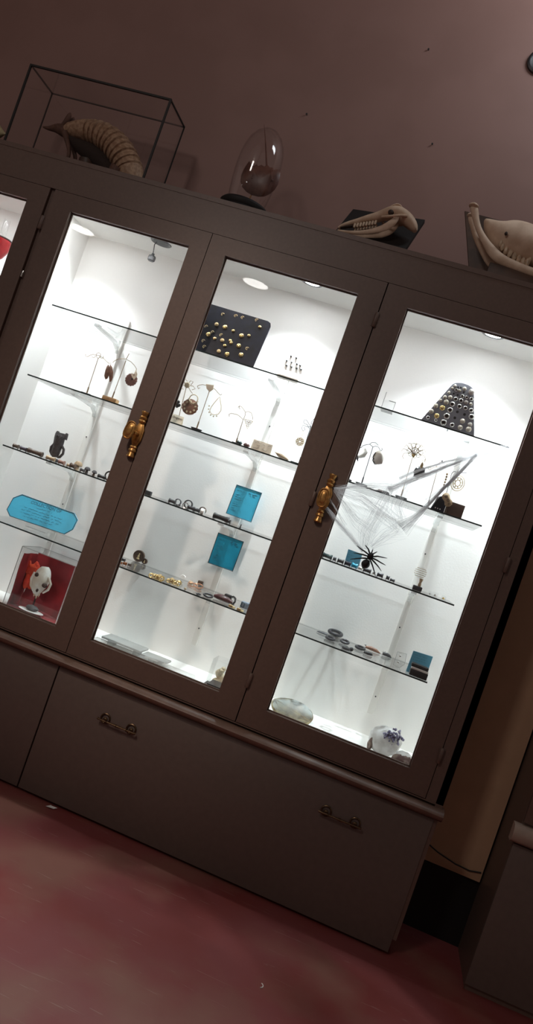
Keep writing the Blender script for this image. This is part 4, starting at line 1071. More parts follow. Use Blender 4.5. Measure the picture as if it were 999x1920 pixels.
for i in range(9):
    a = 2*PI*i/9+0.3
    b.lathe([(0.0048, 0.002), (0.004, 0.0052), (0, 0.006)], (c[0]+0.024*math.cos(a), c[1], c[2]+0.023*math.sin(a)), 10, 'y')
part('pale_dot', b, 'ivory', de, 'pale dots')
hc = (0.041, 0.108, 1.7529)
b = MB().torus(hc, 0.0185, 0.0022, 'y', 24, 6)
for i in range(11):
    a = PI+0.2+i*0.27
    b.tube([(hc[0]+0.019*math.cos(a), hc[1], hc[2]+0.019*math.sin(a)), (hc[0]+0.026*math.cos(a), hc[1], hc[2]+0.026*math.sin(a))], [0.0026, 0.0008], 6)
part('hoop', b, 'ivory', de, 'pale spiked hoop')
b = MB()
for p in [(-0.0269, 0.118, 1.7121), (-0.0214, 0.118, 1.7211), (-0.0133, 0.118, 1.7092), (-0.0207, 0.118, 1.7021)]: b.ball(p, (0.007, 0.005, 0.007), 0, 8, 6, 0.2, 3)
single('earring', b, 'dark', 'small black leafy earring tucked beside the stile behind the dotted disc', 'earring', 'earrings on the stands')

def label_card(label, cor, y, z, lines, seed, text=None, name='label_card'):
    x0, x1 = cor[0][0], cor[1][0]; h = cor[1][1]
    t = thing(name, label, 'label', ((x0+x1)/2, y, z))
    pq = [(x0, z), (x1, z), (x1, z+h), (x0, z+h)]
    # folded tent card
    b = MB().add([(x0, y-0.006, z), (x1, y-0.006, z), (x1, y+0.004, z+h), (x0, y+0.004, z+h), (x0, y-0.005, z), (x1, y-0.005, z), (x1, y+0.005, z+h), (x0, y+0.005, z+h), (x0, y+0.016, z), (x1, y+0.016, z)],
                 [(0,1,2,3), (5,4,7,6), (3,2,6,7), (0,3,7,4), (1,5,6,2), (7,8,9,6), (6,9,8,7)])
    part('card_panel', b, 'cream', t, flat=True)
    uz_ = Vector((0, 0.010, h)).normalized()
    w = x1-x0
    if text:
        part('lettering', lettering(text, h*0.40, Vector((x0+w*0.10, y-0.0063+0.010*0.55, z+h*0.55)), (1, 0, 0), uz_, 0.0006), 'ink_brown', t, 'brown handwriting')
    b = MB()
    for i, (f0, f1, fz_) in enumerate(lines):
        scribble(b, Vector((x0+w*f0, y-0.0068+0.010*fz_, z+h*fz_)), (1, 0, 0), uz_, w*(f1-f0), h*0.20, seed+i, 0.0005)
    part('handwriting', b, 'ink_brown', t)
    return t
label_card('cream tag with brown handwriting reading Organic beside the dotted earring', ((-0.0158, 0), (0.0374, 0.036)), 0.075, T2, [(0.3, 0.8, 0.18)], 5, 'Organic')
label_card('wider cream card with brown handwriting in the middle of the second shelf', ((0.3515, 0), (0.4355, 0.042)), 0.078, T2, [(0.08, 0.45, 0.68), (0.52, 0.95, 0.66), (0.25, 0.48, 0.40), (0.10, 0.42, 0.14), (0.55, 0.90, 0.16)], 15)

bx_ = 0.1002
stand('earring stand on a dark boat-shaped base holding the pale beaded hoop', (bx_, 0.095, T2), [(bx_, 0.095, T2+0.008)]+[(0.0988, 0.095, 1.811)],
      [[(0.0421, 0.095, 1.8076), (0.0494, 0.095, 1.8146), (0.0619, 0.095, 1.8209), (0.0789, 0.095, 1.8214), (0.0937, 0.095, 1.8212), (0.1084, 0.095, 1.8211), (0.1225, 0.095, 1.816), (0.138, 0.095, 1.8066), (0.1498, 0.095, 1.8009), (0.1549, 0.095, 1.8072)], [(0.0421, 0.095, 1.8076), (0.0504, 0.095, 1.7982), (0.0555, 0.095, 1.8046)]], bw=0.026)
single('brooch', MB().prism([(0.075, 1.8268), (0.1096, 1.8328), (0.1135, 1.8151), (0.102, 1.7996), (0.0842, 1.8083)], 0.091, 0.095, bev=0.001), 'cream', 'cream fan-shaped plate at the head of the boat-based stand', 'brooch')
he = thing('earring', 'pale gold teardrop hoop earring beaded along one side', 'earring', (0.1469, 0.095, 1.755), 'earrings on the stands')
part('hoop', MB().tube([(0.1499, 0.095, 1.7938), (0.1428, 0.095, 1.7797), (0.1351, 0.095, 1.7607), (0.1295, 0.095, 1.7424), (0.1283, 0.095, 1.7254), (0.1395, 0.095, 1.7148), (0.1541, 0.095, 1.7147), (0.1683, 0.095, 1.7228), (0.1742, 0.095, 1.74), (0.1692, 0.095, 1.7573), (0.159, 0.095, 1.7754)], 0.0014, 6, 0, True), 'palegold', he)
b = MB()
for p in [(0.1192, 0.095, 1.7439), (0.1216, 0.095, 1.7304), (0.1284, 0.095, 1.7183), (0.1388, 0.095, 1.7098), (0.1517, 0.095, 1.708), (0.1644, 0.095, 1.7132)]: b.ball(p, 0.0034, 0, 8, 6)
part('bead', b, 'ivory', he, 'pale beads')

cxs = 0.2811
st = stand('small curly-armed earring stand holding the gold filigree triangle', (cxs, 0.095, T2), [(cxs, 0.095, T2+0.006)]+[(0.2774, 0.095, 1.7352)],
      [[(0.2174, 0.095, 1.7278), (0.2122, 0.095, 1.7356), (0.2193, 0.095, 1.7426), (0.2309, 0.095, 1.7439), (0.2472, 0.095, 1.7455), (0.2636, 0.095, 1.7402), (0.2781, 0.095, 1.7331)], [(0.2391, 0.095, 1.7748), (0.2433, 0.095, 1.7831), (0.2535, 0.095, 1.7817), (0.2659, 0.095, 1.7738), (0.2762, 0.095, 1.7653), (0.2793, 0.095, 1.7499), (0.2781, 0.095, 1.7331)],
       [(0.2793, 0.095, 1.7499), (0.2762, 0.095, 1.7653), (0.2858, 0.095, 1.7719), (0.3006, 0.095, 1.7708), (0.3094, 0.095, 1.7595), (0.3168, 0.095, 1.7455)], [(0.2433, 0.095, 1.7831), (0.245, 0.095, 1.7719), (0.2522, 0.095, 1.7718)]], bw=0.016, base_kind='slab')
te = thing('earring', 'gold filigree triangle earring on the small curly stand', 'earring', (0.3017, 0.093, 1.7285), 'earrings on the stands')
tri = [(0.2814, 1.7385), (0.3195, 1.7389), (0.3075, 1.7023)]
part('frame', MB().tube([(x, 0.093, z) for x, z in tri], 0.0016, 6, 0, True), 'palegold', te)
b = MB()
for i, p in enumerate([(0.2901, 0.093, 1.7342), (0.302, 0.093, 1.7345), (0.3128, 0.093, 1.7344), (0.2978, 0.093, 1.7261), (0.3075, 0.093, 1.7257), (0.3041, 0.093, 1.7152)]): b.torus(p, 0.0042, 0.0011, 'y', 12, 5)
part('filigree', b, 'goldbrown', te)
for i, (p, lab) in enumerate(zip([(0.2918, 0.1, 1.628), (0.326, 0.1, 1.6298)], ('dark teal stone at the foot of the small curly stand', 'dark purple stone next to the handwritten cream card'))):
    single('gemstone', MB().ball((p[0], 0.10, T2+0.009), (0.0145, 0.011, 0.009), 0, 9, 6, 0.08, i), ('greenedge', 'plum')[i], lab, 'stone')
lf = [(0.4505, 1.6457), (0.4624, 1.6519), (0.4835, 1.6519), (0.5055, 1.6429), (0.5176, 1.6318), (0.5064, 1.627), (0.4874, 1.6277), (0.4698, 1.6311)]
dz = T2-min(z for x, z in lf)
lf3 = [(x, 0, z) for x, z in lf]
lfo = thing('leaf_dish', 'small pale tan leaf lying near the end of the second shelf', 'leaf', (lf[3][0], 0.09, T2))
part('blade', MB().dome([(x, z+dz) for x, z in lf], 0.09, 0.006, 0.004, 0, 4), 'cream', lfo)
part('midrib', MB().tube([(lf[0][0], 0.083, lf[0][1]+dz), ((lf[0][0]+lf[4][0])/2, 0.082, (lf[0][1]+lf[4][1])/2+dz+0.001), (lf[4][0], 0.084, lf[4][1]+dz)], 0.0012, 6), 'tan', lfo)
rx = 0.5512
stand('silver-wire earring stand with a dark flat base next to the hinge stile', (rx, 0.09, T2), [(0.5609, 0.09, T2+0.004)]+[(0.5568, 0.09, 1.7913)],
      [[(0.5565, 0.09, 1.7889), (0.5423, 0.09, 1.8028), (0.5296, 0.09, 1.8126), (0.5198, 0.09, 1.8072), (0.5263, 0.09, 1.7954), (0.5403, 0.09, 1.7952)], [(0.5565, 0.09, 1.7889), (0.5533, 0.09, 1.811), (0.5594, 0.09, 1.8267), (0.5699, 0.09, 1.8232), (0.5659, 0.09, 1.8081)], [(0.5565, 0.09, 1.7889), (0.5411, 0.09, 1.7863), (0.5243, 0.09, 1.7878), (0.5224, 0.09, 1.7733), (0.5324, 0.09, 1.7649), (0.5393, 0.09, 1.7718), (0.5314, 0.09, 1.7808)], [(0.5565, 0.09, 1.7889), (0.5724, 0.09, 1.7963), (0.5785, 0.09, 1.8052)], [(0.5403, 0.09, 1.7952), (0.5517, 0.09, 1.7827), (0.5628, 0.09, 1.784)]],
      wire='steel', bw=0.024, base_kind='slab', mat='greenedge')
rd = thing('earring', 'pale gold scalloped medallion earring hanging from the silver-wire stand', 'earring', (0.5337, 0.09, 1.7215), 'earrings on the stands')
c = (0.5348, 0.088, 1.7192)
b = MB()
for i in range(8):
    a = 2*PI*i/8
    b.torus((c[0]+0.0115*math.cos(a), c[1], c[2]+0.0115*math.sin(a)), 0.0058, 0.0016, 'y', 12, 5)
b.torus(c, 0.0125, 0.0018, 'y', 20, 6); b.torus(c, 0.0055, 0.0018, 'y', 14, 6)
part('medallion', b, 'palegold', rd)
part('chain', MB().torus((0.5349, 0.088, 1.7585), 0.0052, 0.0010, 'y', 12, 5).torus((0.5344, 0.088, 1.7468), 0.0034, 0.0009, 'x', 12, 5), 'palegold', rd)

# ---- second door: third shelf
single('ear_plug', MB().box((-0.0374, 0.12, T3), (-0.005, 0.145, T3+0.019), bev=0.003), 'dark', 'single charcoal block on the third shelf beside the first latch stile', 'ear plug', 'plugs on the third shelf')
yk = 0.16
for x, w, h, m_, lab in [(0.0851, 0.0308, 0.0198, 'dark', 'charcoal plug under the smallest upright ring'), (0.1743, 0.0264, 0.0198, 'steel', 'grey steel plug just past the pair of nested rings'), (0.2009, 0.0242, 0.0198, 'dark', 'dark plug between the nested rings and the last upright ring'), (0.2263, 0.0154, 0.0242, 'paper', 'white plug at the end of the ring row'), (0.3109, 0.0682, 0.0264, 'black', 'long black row block under the upper blue card'), (0.349, 0.0143, 0.0187, 'black', 'short black plug at the end of the long black block')]:
    single('ear_plug', spool((x, yk, T3+h/2), h/2/1.15, w), m_, lab, 'ear plug', 'plugs on the third shelf')
for x, R_, m_, lab in [(0.1039, 0.0142, 'steel', 'smallest upright steel ring on the third shelf, above a charcoal plug'), (0.1507, 0.0195, 'dark', 'larger upright dark ring of the nested pair'), (0.1492, 0.0125, 'silver', 'smaller bright ring nested against the larger dark one'), (0.2192, 0.0155, 'brownplug', 'upright dark brown ring nearest the blue cards')]:
    y_ = {'silver': 0.15}.get(m_, 0.18)
    single('ring', MB().lathe([(R_*0.78, -0.005), (R_, -0.006), (R_*0.95, 0), (R_, 0.006), (R_*0.78, 0.005)], (x, y_, T3+R_), 26, 'y', caps=False).rings([[(x+r*math.cos(2*PI*i/26), y_+s*0.0055, T3+R_+r*math.sin(2*PI*i/26)) for i in range(26)] for r, s in ((R_*0.78, 1), (R_*0.76, 0), (R_*0.78, -1))], 0, False, False), m_, lab, 'ring', 'upright rings')
single('ball', MB().ball((0.1313, 0.125, T3+0.0045), 0.0045, 0, 12, 8), 'dark', 'tiny dark ball at the foot of the smallest upright ring', 'ball')
single('pin', MB().lathe([(0, 0), (0.0035, 0.0), (0.003, 0.004), (0.0022, 0.008), (0.003, 0.014), (0, 0.018)], (0.4073, 0.14, T3), 10), 'dark', 'tiny dark pin standing alone past the short black plug', 'pin')
# two blue cards on the middle upright
for i, (cor, mat_, lab, sd) in enumerate((([(0.2696, 1.4771), (0.3911, 1.4783), (0.3889, 1.3381), (0.2662, 1.3394)], 'blue', 'upper blue card with a black border on the middle of the back panel', 100),
                                         ([(0.2625, 1.2429), (0.3865, 1.2426), (0.3836, 1.1008), (0.2628, 1.0988)], 'bluedeep', 'lower deep blue card with a black border on the middle of the back panel', 200))):
    k = thing('info_card', lab, 'card', (cor[3][0], 0.41, cor[3][1]))
    part('card_panel', MB().prism(cor, 0.410, 0.412), mat_, k, flat=True)
    part('border', MB().tube([(x, 0.4096, z) for x, z in cor], 0.0022, 4, 0, True), 'ink' if i == 0 else 'black', k, 'black border')
    u_ = Vector((cor[1][0]-cor[0][0], 0, cor[1][1]-cor[0][1])); w = u_.length; u_.normalize(); v_ = Vector((cor[3][0]-cor[0][0], 0, cor[3][1]-cor[0][1])); h = v_.length; v_.normalize()
    b = MB()
    o0 = Vector((cor[0][0], 0.4092, cor[0][1]))
    scribble(b, o0+u_*w*.10+v_*h*.16, u_, -v_, w*.30, h*.03, sd, 0.0005)
    scribble(b, o0+u_*w*.55+v_*h*.15, u_, -v_, w*.36, h*.04, sd+1, 0.0007)
    scribble(b, o0+u_*w*.62+v_*h*.21, u_, -v_, w*.26, h*.03, sd+2, 0.0006)
    for j in range(8):
        scribble(b, o0+u_*w*.10+v_*h*(.30+.075*j), u_, -v_, w*(.16+.12*((j*7) % 3)/2), h*.025, sd+5+j, 0.0005)
    part('handwriting', b, 'bluelight_ink' if i == 0 else 'ink', k, 'faint dark writing')
    part('back_tape', MB().box(((cor[0][0]+cor[2][0])/2-0.012, 0.4120, (cor[0][1]+cor[2][1])/2-0.02), ((cor[0][0]+cor[2][0])/2+0.012, 0.4362, (cor[0][1]+cor[2][1])/2+0.02)), 'cream', k)

# ---- second door: lowest glass shelf
def front_disc(name, base, R_, th, mats, label, cat, group=None, figure=True):
    x, y, z = base
    t = thing(name, label, cat, base, group)
    part('disc', MB().lathe([(0, -th), (R_*0.9, -th), (R_, -th*0.6), (R_*0.93, 0), (R_, th*0.6), (R_*0.97, th), (R_*0.88, th), (R_*0.84, th*0.55), (0, th*0.5)], (x, y, z+R_), 30, 'y'), mats[0], t)
    if figure:
        b = MB()
        k = R_
        # a small seated gilt figure: crossed base, tapering torso, head
        b.ball((x, y-th*0.7, z+R_-0.46*k), (0.30*k, 0.003, 0.14*k), 0, 12, 8)
        b.ball((x, y-th*0.7, z+R_-0.10*k), (0.17*k, 0.003, 0.34*k), 0, 12, 8)
        b.ball((x+0.02*k, y-th*0.7, z+R_+0.36*k), (0.11*k, 0.003, 0.15*k), 0, 12, 8)
        part('gilt_figure', b, 'palegold', t, 'small gilt seated figure')
    return t
p = (-0.0635, 0.4286, 0.988)
front_disc('ear_plug', (p[0], p[1], T4), 0.0275, 0.008, ('brownplug',), 'large dark round plug with a gilt seated figure on the lowest shelf', 'ear plug', 'plugs with gilt figures')
p = (-0.0339, 0.4309, 0.988)
front_disc('ear_plug', (p[0]+0.004, p[1], T4), 0.0135, 0.006, ('brownplug',), 'small dark round plug with a gilt figure next to the large one', 'ear plug', 'plugs with gilt figures')
amb = [(-0.0285, 0.1197, 0.013, 0.013, 'amber', 'amber plug half hidden behind the first latch stile'), (-0.0148, 0.1365, 0.015, 0.016, 'amber', 'amber-brown plug between the stile and the large gilt disc'), (-0.0009, 0.1598, 0.014, 0.014, 'brownplug', 'dark brown plug under the large gilt disc')]
for x, y, w, h, m_, lab in amb:
    single('ear_plug', spool((x, y, T4+h/2), h/2/1.15, w), m_, lab, 'ear plug', 'brown plugs by the stile')
x, y = amb[1][0], amb[1][1]
single('ear_plug', spool((amb[0][0]+0.003, y, T4+0.0135+0.007), 0.006, 0.014), 'dark', 'dark plug resting on top of the amber ones by the stile', 'ear plug', 'brown plugs by the stile')
def clear_tray(label, px0, px1, y0, y1, z, h=0.016):
    b = MB(); t = 0.0015
    b.box((px0, y0, z), (px1, y1, z+t)); b.box((px0, y0, z+t), (px1, y0+t, z+h)); b.box((px0, y1-t, z+t), (px1, y1, z+h)); b.box((px0, y0+t, z+t), (px0+t, y1-t, z+h)); b.box((px1-t, y0+t, z+t), (px1, y1-t, z+h))
    return single('clear_tray', b, 'acrylic', label, 'tray', 'clear trays', flat=True)
# gold clusters in two clear trays
for (bx, by, w, sd, lab, labs) in ((*(0.1615, 0.0648), 0.062, 3, 'clear tray of gold rings next to the gilt figure plugs', ('bright gold', 'pale gold')),
                             (*(0.2238, 0.1138), 0.058, 4, 'clear tray of gold rings under the white disc', ('bright gold', 'pale gold'))):
    clear_tray(lab, bx-w/2-0.003, bx+w/2+0.003, by-0.022, by+0.026, T4, 0.012)
    rnd = random.Random(sd)
    for i in range(9):
        x = bx-w/2+0.008+(w-0.016)*(i % 5)/4.0; y = by-0.012+0.022*(i // 5)+rnd.uniform(-.003, .003)
        if i >= 5: x += 0.006
        R_ = rnd.uniform(0.0075, 0.0105)
        lay = 0.0016
        b = MB().torus((0, 0, 0), R_, 0.0024, 'z', 18, 7)
        q = Matrix.Rotation(rnd.uniform(0.7, 1.5), 3, 'X') @ Matrix.Rotation(rnd.uniform(-.5, .5), 3, 'Z')
        b.v = [tuple(q @ Vector(p)) for p in b.v]
        dz = -min(p[2] for p in b.v)
        b.v = [(x+p[0], y+p[1], T4+lay+p[2]+dz) for p in b.v]
        b.ball((x, y-R_*0.3, T4+lay+R_*1.6), 0.0035, 0, 8, 6)
        m_ = ('gold', 'palegold')[i % 2]
        single('ring', b, m_, ('%s ring standing in the clear tray %s' % (labs[i % 2], 'next to the gilt figure plugs' if sd == 3 else 'under the white disc')), 'ring', 'gold rings in tray %d' % sd)
p = (0.1804, 0.3571, 0.988)
wd = thing('ear_plug', 'white round disc standing behind the gold rings on the lowest shelf', 'ear plug', (p[0], p[1]+0.03, T4))
part('disc', MB().lathe([(0, -.004), (0.011, -.004), (0.0125, 0), (0.011, .004), (0, .004)], (p[0], p[1]+.03, T4+0.0125), 20, 'y', 0, 1.0, 0.8), 'paper', wd)
single('ear_plug', spool((0.228, p[1]+0.008, T4+0.007), 0.006, 0.012), 'pinkplug', 'dull pink plug between the white disc and the rose gold rings', 'ear plug')
p = (0.2859, 0.0832, 0.988)
single('pearl', MB().ball((p[0], p[1], T4+0.0055), 0.0055, 0, 14, 9), 'ivory', 'small pearl bead lying in front of the rose gold rings', 'bead')
c = (0.2723, 0.2855, 0.988)
for (dx, dy, R_, rr, tx, tz, m_, lab) in ((-0.012, 0.0, 0.022, 0.0022, 0.25, 0.1, 'rose', 'thin rose gold ring lying under the other rose gold ring'), (0.010, 0.012, 0.021, 0.0026, 0.35, 0.5, 'rose', 'rose gold ring propped up next to the dark cube')):
    b = MB().torus((0, 0, 0), R_, rr, 'z', 24, 7)
    q = Matrix.Rotation(tx, 3, 'X')
    b.v = [tuple(q @ Vector(v)) for v in b.v]
    dz = -min(v[2] for v in b.v)
    b.v = [(c[0]+dx+v[0], c[1]+dy+v[1], T4+v[2]+dz) for v in b.v]
    single('ring', b, m_, lab, 'ring', 'rose gold rings')
p = (0.2398, 0.3082, 0.988)
single('bead', MB().ball((p[0], p[1]+0.012, T4+0.0085), (0.012, 0.009, 0.0085), 0, 12, 8), 'tan', 'tan oval bead inside the rose gold rings', 'bead')
p = (0.2558, 0.4165, 0.988)
single('ear_plug', MB().box((p[0]-0.013, p[1]+0.008, T4), (p[0]+0.011, p[1]+0.026, T4+0.019), bev=0.003), 'brownplug', 'dark faceted cube just past the rose gold rings', 'ear plug')
# dark pile
dk = [((0.3489, 0.074), 0.0085, 0.0028, 0.15, 'steel', 'smallest dark ring lying flat at the start of the dark pile'),
      ((0.3797, 0.1153), 0.0185, 0.0042, 0.22, 'steel', 'larger dark grey ring lying flat between the small ring and the plum stone')]
for (x, y), R_, rr, tx, m_, lab in dk:
    b = MB().torus((0, 0, 0), R_, rr, 'z', 24, 8)
    q = Matrix.Rotation(tx, 3, 'X'); b.v = [tuple(q @ Vector(v)) for v in b.v]; dz = -min(v[2] for v in b.v)
    b.v = [(x+v[0], y+v[1], T4+v[2]+dz) for v in b.v]
    single('ring', b, m_, lab, 'ring', 'dark rings of the pile')
p = (0.4361, 0.1504, 0.988)
ps = single('carved_stone', MB().loft([(p[0]-0.042, p[1]+.01, T4+0.010, 0.006, 0.008), (p[0]-0.028, p[1]+.01, T4+0.013, 0.012, 0.016), (p[0], p[1]+.01, T4+0.014, 0.014, 0.02), (p[0]+0.025, p[1]+.01, T4+0.012, 0.012, 0.016), (p[0]+0.042, p[1]+.01, T4+0.010, 0.007, 0.008)], 14, 0, 2), 'plum', 'long polished plum-brown stone in the dark pile on the lowest shelf', 'stone')
single('ear_plug', MB().box((p[0]-0.008, p[1]+.035, T4), (p[0]+0.026, p[1]+.055, T4+0.033), bev=0.006), 'black', 'black faceted block standing behind the plum stone', 'ear plug')
b = MB()
b.tube([(p[0]+0.046, p[1]+.005, T4+0.004), (p[0]+0.052, p[1]+.004, T4+0.018), (p[0]+0.048, p[1]+.012, T4+0.030), (p[0]+0.036, p[1]+.02, T4+0.034), (p[0]+0.030, p[1]+.03, T4+0.030)], 0.0042, 7)
b.ball((p[0]+0.046, p[1]+.005, T4+0.0045), (0.007, 0.007, 0.0045))
single('hook', b, 'black', 'black curved hook arching at the end of the plum stone', 'hook')
p = (0.5254, 0.1842, 0.988)
bk = single('carved_block', MB().box((p[0]-0.018, p[1], T4), (p[0]+0.020, p[1]+.026, T4+0.028), bev=0.004), 'bluegrey', 'blue-grey block with a square outline at the end of the lowest shelf', 'block')
part('square_outline', MB().tube([(p[0]-0.014+dx, p[1]-0.0004, T4+0.006+dz) for dx, dz in ((0, 0), (0.013, 0), (0.013, 0.016), (0, 0.016))], 0.0016, 5, 0, True), 'ink', bk, 'dark square outline')
for (xy, lab) in (((0.4957, 0.0826), 'pale gold signet ring lying in front of the plum stone'), ((0.5346, 0.0723), 'pale gold signet ring lying in front of the blue-grey block')):
    b = MB().torus((xy[0], xy[1], T4+0.0035), 0.0125, 0.0035, 'z', 18, 8)
    b.box((xy[0]-0.012, xy[1]-0.018, T4), (xy[0]+0.006, xy[1]-0.007, T4+0.012), bev=0.003)
    single('ring', b, 'palegold', lab, 'ring', 'signet rings')

# ---- second door: display floor
def slab(name, a, b_, y0, y1, z0, z1, m_, label, bev=0.004):
    return single(name, MB().box((a, y0, z0), (b_, y1, z1), bev=bev), m_, label, 'acrylic block', 'acrylic blocks on the case floor')
XS = [-0.0369, 0.2617, 0.282, 0.4315, -0.0244, 0.1645, 0.1689, 0.2853]
slab('riser_block', XS[0], XS[1], 0.07, 0.17, IFL, IFL+0.030, 'acrylic', 'longest low clear block on the case floor behind the second glass')
slab('riser_block', XS[2], XS[3], 0.07, 0.17, IFL, IFL+0.032, 'acrylic', 'shorter clear block on the case floor, next to the dark books')
slab('plate', XS[4], XS[5], 0.19, 0.30, IFL+0.026, IFL+0.036, 'greyslab', 'thin grey plate raised on two feet behind the longest clear block', 0.003)
slab('plate', XS[6], XS[7], 0.19, 0.28, IFL+0.018, IFL+0.027, 'greyslab', 'small thin grey plate on one foot behind the gap between clear blocks', 0.003)
for x, y, zt, lab in ((XS[4]+0.035, 0.25, IFL+0.026, 'squat grey foot under the hinge end of the thin raised plate'), (XS[5]-0.03, 0.25, IFL+0.026, 'squat grey foot under the middle of the case floor plate'), (XS[6]+0.045, 0.235, IFL+0.018, 'squat grey foot under the small thin plate')):
    single('foot_block', MB().box((x-0.012, y-0.03, IFL), (x+0.012, y+0.03, zt), bev=0.002), 'greyslab', lab, 'block')
bx_ = 0.5289
for i, (dx, y0, h0, h1, w, lab) in enumerate(((-0.018, 0.075, 0.0, 0.014, 0.075, 'lowest dark booklet stacked on the case floor behind the second glass'), (-0.004, 0.085, 0.0142, 0.026, 0.085, 'middle dark booklet of the small stack on the case floor'), (0.012, 0.10, 0.0262, 0.036, 0.08, 'topmost dark booklet of the small stack on the case floor'))):
    t = thing('booklet', lab, 'book', (bx_+dx, y0+0.05, IFL+h0), 'dark booklets')
    part('cover', MB().box((bx_+dx-w/2, y0, IFL+h0), (bx_+dx+w/2, y0+0.10, IFL+h0+0.002)).box((bx_+dx-w/2, y0, IFL+h1-0.002), (bx_+dx+w/2, y0+0.10, IFL+h1)).box((bx_+dx-w/2, y0, IFL+h0+.002), (bx_+dx-w/2+0.002, y0+0.10, IFL+h1-.002)), 'book', t, flat=True)
    part('pages', MB().box((bx_+dx-w/2+0.002, y0+0.003, IFL+h0+0.002), (bx_+dx+w/2-0.003, y0+0.097, IFL+h1-0.002)), 'bluegrey' if i == 1 else 'stone', t, flat=True)
cx_ = 0.5178
cs_ = thing('seashell', 'cream shell in a clear box beside the dark booklets, half behind the door frame', 'shell', (cx_, 0.25, IFL))
b = MB()
for i in range(7):
    a = i*0.9
    b.ball((cx_+0.016*math.cos(a)*(1-i*0.1), 0.25+0.012*math.sin(a), IFL+0.03+0.009*i), (0.026-0.0025*i, 0.022-0.002*i, 0.016-0.001*i), 0, 10, 7, 0.08, i)
b.ball((cx_, 0.25, IFL+0.020), (0.03, 0.026, 0.020), 0, 12, 8, 0.05, 9)
part('whorl', b, 'ivory', cs_)
b = MB(); x0, x1 = cx_-0.045, cx_+0.045; t_ = 0.002
b.box((x0, 0.20, IFL), (x1, 0.20+t_, IFL+0.12)); b.box((x0, 0.30-t_, IFL), (x1, 0.30, IFL+0.12)); b.box((x0, 0.202, IFL), (x0+t_, 0.298, IFL+0.12)); b.box((x1-t_, 0.202, IFL), (x1, 0.298, IFL+0.12))
single('clear_box', b, 'acrylic', 'small open clear box around the cream shell on the case floor', 'box', flat=True)

# ---- third door: top shelf, grey eyelet board
yb = 0.09
bol = [(0.9661, 1.9568), (1.0344, 2.1166), (1.0396, 2.1272), (1.0518, 2.136), (1.0717, 2.1415), (1.0965, 2.1416), (1.1146, 2.136), (1.1268, 2.1253), (1.1861, 1.9649)]
bol = [(bol[0][0], T1+0.001)]+bol[1:-1]+[(bol[-1][0], T1+0.001)]
eb = thing('eyelet_board', 'grey sloping-sided board studded with silver and gold ear eyelets', 'display board', ((bol[0][0]+bol[-1][0])/2, yb, T1))
part('board', MB().prism(bol, yb, yb+0.008, bev=0.002), 'greyboard', eb, 'grey board')
part('strut', MB().box(((bol[0][0]+bol[-1][0])/2, yb+0.008, T1), ((bol[0][0]+bol[-1][0])/2+0.006, yb+0.055, T1+0.07)), 'greyboard', eb)
eye = [(1.0499, 2.1208, 's', 0.0062), (1.0429, 2.1086, 's', 0.0055), (1.0595, 2.1066, 'r', 0.0076), (1.0729, 2.1079, 's', 0.0062), (1.0887, 2.1207, 's', 0.0082), (1.118, 2.1156, 'w', 0.0117), (1.0364, 2.0886, 's', 0.0062), (1.0281, 2.0659, 's', 0.0082), (1.0472, 2.0712, 's', 0.0089), (1.0899, 2.0904, 'r', 0.0082), (1.1077, 2.091, 'r', 0.0076), (1.1267, 2.0898, 'r', 0.0082), (1.0693, 2.0717, 'r', 0.0096), (1.0157, 2.0491, 's', 0.0069), (1.0387, 2.0492, 's', 0.0103), (1.0912, 2.0722, 'r', 0.0096), (1.1115, 2.0715, 'w', 0.0082), (1.0633, 2.0484, 'r', 0.011), (1.1313, 2.0699, 's', 0.0069), (1.0051, 2.0228, 's', 0.0096), (1.0924, 2.0483, 'r', 0.0103), (1.1164, 2.0488, 'r', 0.0096), (1.0317, 2.0226, 'g', 0.011), (1.1397, 2.0469, 'r', 0.0096), (1.0626, 2.0238, 'r', 0.0117), (0.9951, 1.9966, 's', 0.0103), (1.021, 1.9862, 'g', 0.0103), (1.0579, 1.9966, 'r', 0.013), (1.1492, 2.0229, 'r', 0.0117), (1.1225, 1.9958, 's', 0.0103), (0.991, 1.9695, 'r', 0.0082), (1.0236, 1.9684, 'r', 0.0069), (1.0547, 1.9691, 'r', 0.013), (1.0893, 1.9695, 'r', 0.0096), (1.1225, 1.9694, 's', 0.0096), (1.1542, 1.9917, 'w', 0.0089), (1.1553, 1.9722, 's', 0.011), (1.0547, 2.0901, 'h', 0.0041), (1.0715, 2.0896, 'h', 0.0041), (1.0899, 2.1068, 'h', 0.0041), (1.0633, 2.1199, 'h', 0.0034), (1.0732, 2.1216, 'h', 0.0034), (1.0919, 2.0253, 'h', 0.0055), (1.1213, 2.0239, 'h', 0.0055), (1.0901, 1.9997, 'h', 0.0055)]
